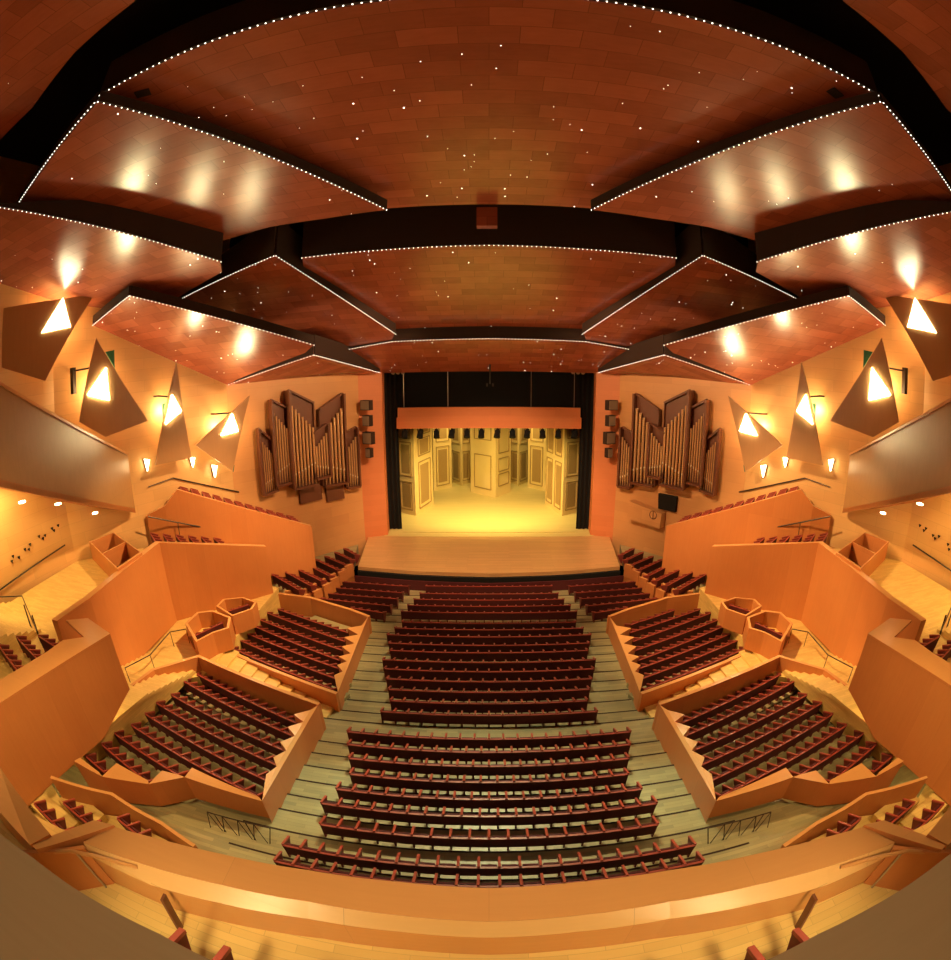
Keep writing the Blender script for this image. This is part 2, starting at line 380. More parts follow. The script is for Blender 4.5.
        bm = NB(); slab(bm, [(p.x, p.y, p.z) for p in inn], top[0].z-h+.35, .05); obj('box_floor', bm, 'parq', r)
        zt = top[0].z-.15
        seat_row(M(seats[0], s), M(seats[1], s), zt, 'red seats inside the ' + sp, 'seats in the wooden boxes', back=True)
    b1 = [L(185, 623, 2.2), L(197, 612, 2.2), L(213, 610, 2.2), L(231, 617, 2.2), L(229, 628, 2.2), L(213, 633, 2.2), L(196, 642, 2.2)]
    loge(b1, 1.35, 'small wooden box of seats at the head of the %s steps' % sd, [L(192, 636, 2.05), L(222, 622, 2.05)], 'wooden box at the head of the %s steps' % sd)
    b2 = [L(216, 606, 2.1), L(223, 599, 2.1), L(243, 597, 2.1), L(257, 602, 2.1), L(252, 609, 2.1), L(232, 616, 2.1)]
    loge(b2, 1.25, 'small wooden box of seats between the %s head-of-steps box and the stage' % sd, [L(226, 611, 1.95), L(248, 604, 1.95)], 'wooden box one nearer the stage on the %s' % sd)
    # ---- terraces
    # B1 middle terrace
    root = thing('terrace_parapet', (0, 0, 0), 'tall beech parapet of the %s side terrace in the middle of three' % sd, 'parapet')
    T = 6.1
    t0 = L(57, 621, T); t1 = L(90, 598, T); t2 = L(159.5, 542.5, T); t3 = onp(270, 546, (-14.8, 28.6, 0), (1, 0.15, 0)); t3 = V((-14.6, 28.4, zvert(270, 546, (-14.6, 28.4))))
    bm = NB(); ribbon(bm, mir([t3, blend(t2, t3, .5)+V((0, 0, -.0)), t2, t1, t0], s), [.4, .7, .8, 1.4, 1.4], .45*s); obj('parapet_face', bm, ['par', 'cap'], root)
    bm = NB(); slab(bm, mir([V((-20.6, 26.3, 5.0)), V((-26.2, 21, 5.0)), V((-25.9, 8, 5.0)), V((-18.8, 8, 5.0)), V((-18.8, 12.4, 5.0)), V((-20, 22.8, 5.0))], s), 5.05, .4)
    for k in range(8):
        f = k/8; a = blend(V((-20, 22.8, 0)), V((-14.9, 28.3, 0)), f); b_ = blend(V((-20, 22.8, 0)), V((-14.9, 28.3, 0)), (k+1)/8)
        n = V((-.74, .67, 0))*3.2; z = 5.0-.24*k
        slab(bm, mir([a+n*.12, b_+n*.12, b_+n, a+n], s), z, .4)
    struct(obj('floor', bm, 'parq'))
    for k in range(6):
        a = blend(V((-20.3, 22.9, 0)), V((-15.1, 28.0, 0)), (k+.55)/8); n = V((-.74, .67, 0)); z = 5.0-.24*k+.86+.1
        seat_row(M(a+n*.5, s), M(a+n*2.6, s), z, 'short seat row behind the middle %s terrace parapet, %s from the wooden twin-bay booth' % (sd, ORD[k]), 'seat rows of the middle %s terrace' % sd, cush=False)
    bm = NB(); ra = ray(148, 516.5); rb = ray(234, 533); pa = V((ra.x, ra.y, 0))*(25.4/ra.y); pb = V((rb.x, rb.y, 0))*(30.6/rb.y)
    pa.z = zvert(148, 516.5, pa); pb.z = zvert(234, 533, pb); tube(bm, M(pa, s), M(pb, s), .05)
    for k in range(1, 4): q_ = blend(pa, pb, k/3); tube(bm, M(q_, s), M(V((q_.x, q_.y, q_.z-1)), s), .03)
    tag(obj('handrail', bm, 'steel'), 'long thin dark handrail between the two farther %s terraces' % sd, 'handrail')
    # twin bay booth
    r = thing('wooden_booth', (0, 0, 0), 'open-topped twin-bay wooden booth on the %s middle terrace landing' % sd, 'booth')
    q = [L(89, 541.5, 6.25), L(113, 532, 6.25), L(142, 552.5, 6.25), L(117.5, 569, 6.25)]; q = mir(q, s)
    bm = NB(); 
    for i in range(4):
        a, b_ = q[i], q[(i+1) % 4]; ce = sum(q, V())/4; ia, ib = blend(a, ce, .07), blend(b_, ce, .07)
        prism(bm, [(p.x, p.y, 5.05) for p in (a, b_, ib, ia)], [a, b_, ib, ia], 0, 1)
    obj('booth_wall', bm, ['par', 'cap'], r)
    bm = NB(); a, b_ = (q[0]+q[3])/2, (q[1]+q[2])/2; d = (q[3]-q[0]).normalized()*.06
    prism(bm, [(p.x, p.y, 5.05) for p in (a-d, a+d, b_+d, b_-d)], [a-d, a+d, b_+d, b_-d], 0, 1); obj('bay_partition', bm, ['par', 'cap'], r)
    bm = NB(); slab(bm, [blend(p, sum(q, V())/4, .08) for p in q], 5.12, .04); obj('booth_floor', bm, 'dark', r)
    # B3 far terrace
    u3 = V((-13.3, 34.0, 0)); u3.z = zvert(313, 526, u3)
    u2 = V((-20.6, 27.4, 0)); 
    v = ray(177, 489.5); u2 = V((v.x, v.y, 0))*(27.6/v.y); u2.z = zvert(177, 489.5, u2)
    u1 = V((ray(147, 515.5).x, ray(147, 515.5).y, 0))*(26.2/ray(147, 515.5).y); u1.z = zvert(147, 515.5, u1)
    u15 = V((ray(165, 506).x, ray(165, 506).y, 0))*(26.9/ray(165, 506).y); u15.z = zvert(165, 506, u15)
    bm = NB(); ribbon(bm, mir([u3, blend(u2, u3, .5), u2, u15, u1], s), [-.4, 1, 2, 3, 4], .4*s)
    tag(obj('terrace_parapet', bm, ['par', 'cap']), 'tall beech parapet of the %s side terrace nearest the organ' % sd, 'parapet')
    bm = NB()
    nn = V((-(u3-u2).y, (u3-u2).x, 0)).normalized()
    if nn.x > 0: nn = -nn
    for k in range(12):
        a = blend(u2, u3, k/12); b_ = blend(u2, u3, (k+1)/12); z = a.z-.95
        slab(bm, mir([a+nn*.35, b_+nn*.35, b_+nn*2.6, a+nn*2.6], s), z, .4)
    struct(obj('floor', bm, 'parq'))
    for k in range(11):
        a = blend(u2, u3, (k+.5)/12); z = a.z-.95+.86+.12
        seat_row(M(a+nn*.45, s), M(a+nn*2.2, s), z, 'short seat row on the %s terrace nearest the organ, %s from its upper end' % (sd, ORD[k]), 'seat rows of the %s terrace nearest the organ' % sd, cush=False)
    # side raking wall rail on that terrace
    # B0 near terrace (balcony box)
    e0 = L(0, 703, T); e1 = L(110, 633.5, T)
    k1 = L(88, 618, T); k2 = L(66, 620, T)
    root = thing('terrace_parapet', (0, 0, 0), 'deep red-brown parapet of the %s side terrace nearest the balcony with broad cap' % sd, 'parapet')
    ext = e0+(e0-e1).normalized()*5
    bm = NB()
    faceb = [L(128, 690.5, 3.9), L(104, 738, 3.9), L(30, 804, 3.9)]
    capw = mir([e1, e0, ext, ext+V((-2.0, .8, 0)), L(0, 680, T), L(45, 653, T), L(63, 640, T), L(84, 637, T), k2, k1], s)
    prism(bm, [(p.x, p.y, T-.12) for p in capw], capw, 0, 1); obj('parapet_cap', bm, ['par', 'cap'], root)
    fn = V(((e0-e1).y, -(e0-e1).x, 0)).normalized()
    bt = [onp(128, 690.5, e1, fn), onp(104, 738, e1, fn), onp(30, 804, e1, fn)]
    bt[0] = V((e1.x, e1.y, bt[0].z)); bt.append(bt[2]+(ext-e0)); mid = bt[1]
    w = [e1-V((0, 0, .1)), bt[0], bt[1], bt[2], bt[3]-V((0, 0, 1)), ext-V((0, 0, .1))]
    bm = NB(); prism(bm, mir(w, s), mir([p+V((-.4, .2, 0)) for p in w], s))
    obj('parapet_face', bm, 'par', root)
    a, b_ = L(128, 690.5, 3.9), L(84, 640, T-.1)
    bm = NB(); w = [V((e1.x, e1.y, T-.1)), V((k1.x, k1.y, T-.1)), V((k1.x, k1.y, bt[0].z)), bt[0]]
    prism(bm, mir(w, s), mir([p+V((-.2, -.3, 0)) for p in w], s)); obj('return_side', bm, 'par', root)
    bm = NB(); slab(bm, mir([bt[0]+V((-.4, 0, 0)), bt[2]+V((-.5, 0, 0)), V((-26, 0, 3.9)), V((-26, 13, 3.9)), V((-17.5, 13.2, 3.9))], s), 4.3, .2)
    slab(bm, mir([V((-17.3, 12.2, 0)), V((-25.8, 14, 0)), V((-25.8, 3, 0)), V((-17.3, 5, 0))], s), 5.02, 1.0)
    struct(obj('floor', bm, 'par'))
    for k, (a, b_) in enumerate([((39, 635), (60, 648)), ((17, 636), (40, 660)), ((-4, 640), (20, 672))]):
        z = 5.9
        if s > 0 and k == 2: continue
        seat_row(M(L(*a, z), s), M(L(*b_, z), s), z, 'dark seat row on the %s terrace nearest the balcony, %s from the landing' % (sd, ORD[k]), 'seat rows of the %s terrace nearest the balcony' % sd)
    # steps up from landing and rail
    bm = NB()
    for k in range(7):
        z = 5.05+.16*(k+1); x0 = -22.0; y0 = 13.2-.45*k
        slab(bm, mir([V((-25.8, y0+.8, z)), V((-20.6, y0-.6, z)), V((-20.6, 3, z)), V((-25.8, 3, z))], s), z-.001*k, .16)
    struct(obj('floor', bm, 'parq'))
    bm = NB(); h1 = L(22, 596, 6.0+.1); h2 = L(36, 628, 6.0); 
    pipe(bm, mir([L(-8, 597, 6.3), L(22, 596, 6.1), L(30, 615, 6.05), L(37, 631, 6.0)], s), .035); tube(bm, M(L(24, 605, 6.1), s), M(L(33, 633, 5.1), s), .045); tube(bm, M(L(32, 615, 6.05), s), M(L(38, 634, 5.1), s), .045)
    tag(obj('handrail', bm, 'steel'), 'steel handrail beside the steps on the %s upper landing' % sd, 'handrail')

    # ---- E low wall and F rows near the balcony
    bm = NB(); zz = 2.45
    E_ = [L(50, 778, 2.9), L(85, 789, 2.75), L(111, 795, 2.6), L(133, 809.5, 2.4), L(160, 824, 2.3), L(193, 847, 2.1)]
    ribbon(bm, mir(E_, s), 1.0, -.14*s); tag(obj('aisle_wall', bm, ['par', 'cap']), 'low raking beech wall between the cross aisle and the red corner seats on the %s' % sd, 'low wall')
    for k, (a, b_) in enumerate([((34.7, 803), (63.4, 831)), ((64, 802), (90, 824)), ((118, 817.6), (139, 834))]):
        z = 2.9-.2*k
        seat_row(M(L(*a, z), s), M(L(*b_, z), s), z, 'red seat row in the %s rear corner, %s from the outer parapet' % (sd, ORD[k]), 'red seat rows in the %s rear corner' % sd)
    bm = NB()
    for k in range(4):
        z = 2.04-.2*k; x0 = [-15.2, -12.3, -10.6, -9.4][k]; 
        if k == 0: slab(bm, mir([V((p.x-.12, p.y-.1, 0)) for p in E_]+[V((-8.5, 5.9, 0)), V((-12.5, 4.6, 0)), V((-19, 3.0, 0)), V((-19, 8, 0))], s), 1.45, .4)
        elif k < 3:
            a, b_ = [((30, 800), (66, 834)), ((60, 798), (92, 826))][k-1]; z = 2.04-.2*(k-1); A_, B_ = L(*a, z), L(*b_, z); u = (B_-A_).normalized(); n = V((-u.y, u.x, 0))
            slab(bm, mir([A_-n*.15, B_-n*.15, B_+n*.8, A_+n*.8], s), z, .6)
    struct(obj('floor', bm, 'parq'))
    # folding railing frame lying in the cross aisle
    bm = NB(); fz = floor_z(10)+.9
    P = lambda px, py, z: M(L(px, py, z), s)
    f_ = floor_z(10.5)
    fr = [(211, 829.5), (222, 805), (270, 827), (270, 845)]
    ta, tb, ba, bb = P(207, 812, f_+.95), P(270, 828, f_+.95), P(211, 829.5, f_+.05), P(270, 846, f_+.05)
    tube(bm, ta, tb, .025); tube(bm, ba, bb, .025)
    for k in range(5):
        f = k/4; tube(bm, blend(ta, tb, f), blend(ba, bb, f), .018)
        if k < 4 and k % 2 == 0: tube(bm, blend(ta, tb, f+.12), blend(ba, bb, f+.3), .018)
    for k in range(5):
        w = blend(ta, tb, k/4); tube(bm, w, blend(ba, bb, min(1, k/4+.25)), .015)
    tag(obj('steel_railing', bm, 'steel'), 'steel railing frame in the cross aisle below the %s wedge-capped wall' % sd, 'railing')

# ================================================================ REAR BALCONY (below the camera)
Zr = lambda z: 15-(15-z)*.433      # level of the balcony and its fittings
G0 = Zr(3.0)
FB = Zr(1.0)
root = thing('balcony_parapet', (0, 0, 0), 'long curved parapet with broad golden cap behind the last seat row', 'parapet')
far = [L(113.5, 826.5, G0), L(160, 839, G0), L(220, 853.5, G0), L(308, 870, G0), L(400, 882, G0), L(489, 888, G0)]
nearp = [L(83, 842, G0+.02), L(150, 866, G0+.02), L(220, 884, G0+.02), L(308, 901, G0+.02), L(400, 915, G0+.02), L(489, 921, G0+.02)]
far2 = far+[V((-p.x, p.y, p.z)) for p in far[-2::-1]]; near2 = nearp+[V((-p.x, p.y, p.z)) for p in nearp[-2::-1]]
low = [V((p.x, p.y-.02, G0-.42)) for p in near2]
bm = NB()
for i in range(len(far2)-1):
    a, b_, c_, d_ = near2[i], near2[i+1], far2[i+1], far2[i]
    prism(bm, [p-V((0, 0, .16)) for p in (a, b_, c_, d_)], [a, b_, c_, d_])
obj('parapet_cap', bm, 'cap', root)
low1 = [L(x, y, Zr(2.7)) for x, y in ((86, 853), (150, 884), (220, 902.5), (308, 918), (400, 931), (489, 937))]
low2 = low1+[V((-p.x, p.y, p.z)) for p in low1[-2::-1]]
bm = NB()
for i in range(len(low2)-1):
    a, b_, c_, d_ = near2[i], near2[i+1], low2[i+1], low2[i]
    prism(bm, [p+V((0, .05, -.06)) for p in (a, b_, c_, d_)], [p-V((0, 0, .02)) for p in (a, b_, c_, d_)])
obj('sloping_board', bm, 'board', root)
bm = NB(); rib = [V((p.x, p.y+.03, Zr(2.66))) for p in low2]; ribbon(bm, rib, FB-.05, .14, 0, 0); obj('parapet_face', bm, 'cap', root)
# joints of the cap
bm = NB(); slab(bm, [V((-9, 2.1, 0)), V((-3.5, 2.75, 0)), V((3.5, 2.75, 0)), V((9, 2.1, 0)), V((9, -6, 0)), V((-9, -6, 0))], FB, .3)
# cross laid parquet
struct(obj('floor', bm, 'parq'))
for s in (-1, 1):
    sd = SIDE[s]
    P = lambda px, py, z: M(L(px, py, Zr(z)), s)
    # H and I caps
    bm = NB(); w = [P(29.6, 843, 3.35), P(36, 849.5, 3.35), P(114, 825, 3.1), P(94, 820, 3.1)]
    prism(bm, [(p.x, p.y, FB) for p in w], w, 0, 1)
    tag(obj('corner_parapet', bm, ['par', 'cap']), 'short straight parapet turning off the %s end of the curved balcony parapet' % sd, 'parapet')
    bm = NB(); w = [P(-40, 725, 4.4), P(0, 767, 4.0), P(20, 795, 3.7), P(50, 834, 3.4), P(30, 845, 3.4), P(0, 817, 3.8), P(-40, 770, 4.3)]
    w = [P(-30, 733, 4.2), P(0, 767, 3.9), P(50, 834, 3.4), P(30, 845, 3.4), P(0, 812, 3.8), P(-30, 775, 4.2)]
    for q in ((w[1], w[2], w[3], w[4]), (w[0], w[1], w[4], w[5])): prism(bm, [(p.x, p.y, FB) for p in q], list(q), 0, 1)
    tag(obj('corner_parapet', bm, ['par', 'cap']), 'wide sloping golden parapet cap running down the outer %s corner' % sd, 'parapet')
    bm = NB(); w = [P(28, 853, 3.0), P(84, 886, 1.9), P(84, 845, 3.0)]
    q = [P(18, 850, 3.2), P(36, 849.5, 3.2), P(84, 845, 3.0)]
    ribbon(bm, [q[0], q[1], q[2]], FB, .07*s, 0, 0)
    tag(obj('stair_side_panel', bm, ['par', 'cap']), 'orange side panel below the wooden handrail at the %s end of the balcony' % sd, 'panel')
    # wooden handrail
    r = thing('handrail', (0, 0, 0), 'curved light wood handrail at the %s end of the curved parapet' % sd, 'handrail')
    hp = [P(20, 856, 3.05), P(45, 852.5, 3.05), P(70, 851, 3.05), P(95, 856, 3.0), P(115, 861, 2.95), P(138, 867, 2.9)]
    bm = NB(); pipe(bm, hp, .032, 10); obj('rail', bm, 'cap', r)
    bm = NB(); b_ = P(106, 887, 1.0); tube(bm, (b_.x, b_.y, zvert(75, 855, b_)), b_, .022); obj('post', bm, 'chrome', r)
    bm = NB(); a = hp[-1]; tube(bm, a, (a.x, a.y+.05, a.z-.09), .012); obj('bracket', bm, 'chrome', r)
    # posts along the parapet
    a = P(163, 897, 2.75); b_ = P(181, 929, 1.0)
    bm = NB(); prism(bm, [b_+V((x, y, 0)) for x, y in ((-.02, -.06), (.02, -.06), (.02, .06), (-.02, .06))], [a+V((x, y, 0)) for x, y in ((-.02, -.06), (.02, -.06), (.02, .06), (-.02, .06))])
    tag(obj('parapet_strut', bm, 'case'), 'dark wooden strut between the curved parapet and the balcony floor on the %s' % sd, 'strut')
# balcony seats under the near parapet

for k, (xa, xb) in enumerate(((-3.9, -.9), (.9, 3.9))):
    y_ = L(169, 930, FB+.9).y
    xr = L(169, 930, FB+.9).x
    aa, bb = (xr, xr+1.2) if k == 0 else (-xr-1.2, -xr)
    seat_row((aa, y_-.35), (bb, y_-.35), FB+.87, 'rear balcony seat row with red dividers peeping over the dark parapet, %s side' % SIDE[-1 if k == 0 else 1], 'seat rows of the rear balcony')
# near dark parapet
ZK = 12.6
kp = [L(p[0], p[1], ZK) for p in ((-60, 775), (0, 834), (32, 857), (71, 886), (108, 908), (160, 934), (211, 960), (300, 992), (489, 1020))]
kp = kp+[V((-p.x, p.y, p.z)) for p in kp[-2::-1]]
bm = NB(); q = [V((p.x*1.15, p.y-1.8, p.z+.12)) for p in kp]
for i in range(len(kp)-1):
    prism(bm, [p-V((0, 0, .12)) for p in (q[i], q[i+1], kp[i+1], kp[i])], [q[i], q[i+1], kp[i+1], kp[i]])
ribbon(bm, [V((p.x, p.y-.1, ZK-.1)) for p in kp], ZK-1.0, -.2, 0, 0)
tag(obj('near_parapet', bm, 'near'), 'dull brown curved parapet top closest to the viewpoint, along the bottom of the view', 'parapet')

# ================================================================ STAGE
SY = 44.0
# stage floor and apron
ax0 = L(358, 570, 0).x; ay = L(489, 575, 0).y
ap = []
fl_, fr_ = L(358, 566.5, 0), L(489, 573.5, 0)
al = L(369, 535, 0)
apron = [V((al.x, al.y, 0)), V((fl_.x, fl_.y, 0)), V((fl_.x*.55, (fl_.y*.35+fr_.y*.65)-.0, 0)), V((0, fr_.y, 0))]
apron = apron+[V((-p.x, p.y, 0)) for p in apron[-2::-1]]
bm = NB(); slab(bm, apron[::-1], 0, .3); 
tag(obj('stage_apron', bm, 'stage'), 'bare plank apron in front of the stage opening', 'stage')
bm = NB(); fp = [V((p.x, p.y-.05, -.3)) for p in apron[1:-1]]; ribbon(bm, fp, -2.4, -.2, 0, 0); tag(obj('pit_curtain', bm, 'black'), 'black pit front under the edge of the apron', 'pit front')
bm = NB(); rp = [V((p.x*1.02, p.y-.62, -.55)) for p in apron[1:-1]]; ribbon(bm, rp, -1.5, .08, 0, 0); tag(obj('pit_rail', bm, 'seat'), 'dark maroon pit rail between the apron and the first row', 'rail')
bm = NB(); slab(bm, [V((-9.8, al.y-.2, 0)), V((9.8, al.y-.2, 0)), V((9.8, 75, 0)), V((-9.8, 75, 0))], .02, .3); struct(obj('floor', bm, 'setf'))
# stagehouse black
bm = NB()
box(bm, (0, 76, 8), (30, .3, 18)); box(bm, (-13, 60, 8), (.3, 32, 18)); box(bm, (13, 60, 8), (.3, 32, 18)); box(bm, (0, 60, 17), (30, 32, .3))
struct(obj('wall_stage_house', bm, 'black'))
def panel_box(bm, x0, x1, z0, z1, y, th=.2, mi=0): box(bm, ((x0+x1)/2, y+th/2, (z0+z1)/2), (x1-x0, th, z1-z0), 0, mi)
O = lambda px, py, y: onp(px, py, (0, y, 0), (0, 1, 0))
# black border and legs
yb = 45.0
a = O(397, 408, yb); b_ = O(389, 525, yb)
bm = NB(); panel_box(bm, -10.5, 10.5, a.z-.35, 16.5, yb+.75); tag(obj('border_curtain', bm, 'black'), 'wide black border drape above the orange valance', 'curtain')
for s in (-1, 1):
    bm = NB(); x_ = abs(O(402, 500, yb+1).x)
    n = 14; pts = []
    for i in range(n+1): pts.append(V((s*(x_+.05+(10.4-x_)*i/n), yb+.6+.12*math.sin(i*2.1), 0)))
    lo = [V((p.x, p.y, .03)) for p in pts]; hi = [V((p.x, p.y, 15.5)) for p in pts]
    for i in range(n): face(bm, [lo[i], lo[i+1], hi[i+1], hi[i]])
    tag(obj('side_curtain', bm, 'black'), 'black leg drape on the %s of the stage set' % SIDE[s], 'curtain')
# valance
yv = 45.2
vl, vr = O(397.5, 408, yv), O(581, 431, yv)
bm = NB(); panel_box(bm, vl.x, -vl.x, O(489, 427.5, yv).z, vl.z, yv, .5); panel_box(bm, vl.x-.1, -vl.x+.1, O(489, 427.5, yv).z-.05, vl.z-.9, yv-.08, .6)
tag(obj('valance', bm, 'valance'), 'orange wooden valance board spanning above the stage set', 'valance')
# hanging cables
for k, x in enumerate((404, 448, 531, 574)):
    bm = NB(); p = O(x, 408, yv+.2); tube(bm, p, (p.x, p.y, 16), .03, 6)
    tag(obj('hanging_cable', bm, 'chrome'), 'steel cable holding the valance, %s from the left' % ORD[k], 'cable', 'cables holding the valance')
# spotlights under the valance
sx = [405, 420.5, 436.5, 452, 467, 481.5, 497.5, 512.5, 527.5, 542.5, 558.5, 574.5]
def spot_mesh():
    bm = NB(); tube(bm, (0, 0, -.35), (0, -.28, -.9), .24, 12, .3); tube(bm, (0, .14, -.2), (0, 0, -.35), .16, 10, .24); return bm
def yoke_mesh():
    bm = NB(); box(bm, (0, 0, -.08), (.12, .12, .16)); box(bm, (-.25, 0, -.3), (.04, .1, .4)); box(bm, (.25, 0, -.3), (.04, .1, .4)); box(bm, (0, 0, -.13), (.54, .1, .04)); return bm
zv = O(489, 427.5, yv).z
sp0 = None
for k, x in enumerate(sx):
    p = O(x, 430, yv+.3)
    t = thing('stage_spotlight', (p.x, yv+.3, zv-.03), 'black stage lantern under the orange valance, %s from the left' % ORD[k], 'spotlight', random.uniform(-.3, .3), 'lanterns under the valance')
    if sp0 is None:
        y0_ = obj('yoke', yoke_mesh(), 'black', t); b0_ = obj('lamp_body', spot_mesh(), 'black', t); sp0 = (y0_, b0_)
    else:
        for o in sp0: c_ = o.copy(); COL.objects.link(c_); c_.parent = t
# set pieces
def flat(name, a, b_, z1, label, cols=1, rows=((.06, .34), (.4, .93)), th=.15, cat='stage flat', m='setw'):
    """panelled flat standing on the set floor between two floor points"""
    a, b_ = V((a[0], a[1])), V((b_[0], b_[1])); d = b_-a; Ln = d.length; ang = math.atan2(d.y, d.x)
    t = thing(name, (a.x, a.y, .02), label, cat, ang)
    bm = NB(); box(bm, (Ln/2, th/2, z1/2), (Ln, th, z1)); obj('board', bm, m, t)
    w = Ln/cols
    for c_ in range(cols):
        for (r0, r1) in rows:
            bm = NB(); x0, x1 = w*c_+.16*w, w*(c_+1)-.16*w; za, zb = z1*r0, z1*r1
            for bx_ in (((x0+x1)/2, za, x1-x0, .09), ((x0+x1)/2, zb, x1-x0, .09)): box(bm, (bx_[0], -.04, bx_[1]), (bx_[2], .1, bx_[3]))
            for xx in (x0, x1): box(bm, (xx, -.04, (za+zb)/2), (.09, .1, zb-za))
            box(bm, ((x0+x1)/2, -.01, (za+zb)/2), ((x1-x0)*.7, .05, (zb-za)*.85))
            obj('moulding', bm, 'mould', t)
    return t
F = lambda px, py: L(px, py, .02)
ZS = zv+1.2
flat('stage_flat', F(399.5, 512), F(416, 516), ZS, 'plain pale flat at the left edge of the stage set', 1, ((.05, .32), (.38, .7), (.74, .95)))
flat('door_flat', F(417, 515.5), F(433.5, 504), ZS, 'tall angled double-panel door flat, front left of the stage set', 1, ((.05, .5), (.56, .72), (.76, .97)))
flat('door_flat', F(434, 491), F(452, 487), ZS, 'shaded door flat behind the front left one', 1, ((.05, .5), (.56, .95)))
flat('door_flat', F(461, 485), F(471, 483), ZS, 'narrow dim door flat behind, left of the central pillar', 1, ((.05, .4), (.5, .95)))
flat('door_flat', F(451, 482), F(462, 486), ZS, 'bright narrow door flat glimpsed left of the central pillar', 1, ((.05, .4), (.5, .95)))
flat('stage_flat', F(562, 516), F(578.5, 512), ZS, 'plain pale flat at the right edge of the stage set', 1, ((.05, .32), (.38, .7), (.74, .95)))
flat('door_flat', F(545, 504), F(561.5, 515.5), ZS, 'tall angled double-panel door flat, front right of the stage set', 2, ((.05, .5), (.56, .97)))
flat('door_flat', F(527.5, 487), F(545, 491), ZS, 'shaded door flat behind the front right one', 1, ((.05, .5), (.56, .95)))
flat('door_flat', F(510, 483), F(519, 485), ZS, 'narrow dim door flat behind, right of the central pillar', 1, ((.05, .4), (.5, .95)))
flat('door_flat', F(518, 486), F(528, 482), ZS, 'bright narrow door flat glimpsed right of the central pillar', 1, ((.05, .4), (.5, .95)))
t = thing('set_pillar', (0, 0, 0), 'big panelled wedge standing in the middle of the stage set', 'set piece')
pc, pl, pr = F(495.5, 498), F(471, 492), F(510.5, 492)
bm = NB(); w = [pl, pc, pr, V((pr.x, pr.y+1.5, 0)), V((pl.x, pl.y+1.5, 0))]; prism(bm, [(p.x, p.y, .02) for p in w], [(p.x, p.y, ZS) for p in w]); obj('board', bm, 'setw', t)
for (a, b_, segs) in ((pl, pc, ((.08, .45), (.62, .92))), (pc, pr, ((.12, .25), (.28, .42), (.48, .75)))):
    d = (b_-a); Ln = d.length; u = d.normalized(); n = V((u.y, -u.x, 0))
    for (r0, r1) in segs:
        bm = NB(); ang = math.atan2(u.y, u.x); c_ = (a+b_)/2+n*.05
        for zz in (r0, r1): box(bm, (c_.x, c_.y, ZS*zz), (Ln*.66, .09, .09), ang)
        for q in (-.33, .33): box(bm, (c_.x+u.x*Ln*q, c_.y+u.y*Ln*q, ZS*(r0+r1)/2), (.09, .09, ZS*(r1-r0)), ang)
        obj('moulding', bm, 'mould', t)
bm = NB(); slab(bm, [V((-8.2, 44.6, 0)), V((8.2, 44.6, 0)), V((8.2, 45.0, 0)), V((-8.2, 45.0, 0))], .08, .07); tag(obj('set_threshold', bm, 'setf'), 'low sill along the front of the stage set floor', 'sill')
bm = NB(); panel_box(bm, -9, 9, 0, ZS+.5, 73); tag(obj('backdrop', bm, 'setw'), 'pale backdrop at the rear of the stage set', 'backdrop')
# rigging device and lamps at the top of the opening
bm = NB(); a = O(490, 348, 42.5); 
tube(bm, O(490, 346, 42.5), O(490, 384, 42.5), .05); tube(bm, O(483, 348, 42.5), O(497, 348, 42.5), .04); box(bm, O(487, 385, 42.5), (.15, .2, .25)); box(bm, O(493, 385, 42.5), (.15, .2, .25)); box(bm, O(490, 365, 42.5), (.16, .16, 1.4))
tag(obj('rigging_bar', bm, 'steel'), 'slim black hanging microphone bar in front of the stage opening', 'rigging')
for s, px in ((-1, 398), (1, 578)):
    t = thing('lamp_bar', O(px, 372, 44.2), 'small cluster of pale lanterns at the top %s corner of the stage opening' % SIDE[s], 'lamp')
    for k in range(3):
        bm = NB(); tube(bm, (k*.45-.45, -.1, -.1), (k*.45-.45, .2, .15), .17, 8); obj('lantern', bm, 'speak', t)
# proscenium pillars and header
PL = V((-9.5, 43.9, 0)); PO = V((-11.5, 43.0, 0)); OW = V((-19.6, 33.6, 0)); SW = V((-26.2, 21, 0))
for s in (-1, 1):
    bm = NB(); w = mir([V((-9.5, 43.8, 0)), V((-9.65, 45.5, 0)), V((-12, 45, 0)), PO], s); prism(bm, [(p.x, p.y, -2) for p in w], [(p.x, p.y, 17) for p in w])
    struct(obj('wall_proscenium_%s' % SIDE[s], bm, 'valance'))
bm = NB(); box(bm, (0, 44, 15.9), (21.5, .5, .9)); struct(obj('wall_proscenium_header', bm, 'valance'))
bm = NB(); box(bm, (0, 45.6, 18), (40, .3, 3.6)); struct(obj('wall_front', bm, 'dark'))

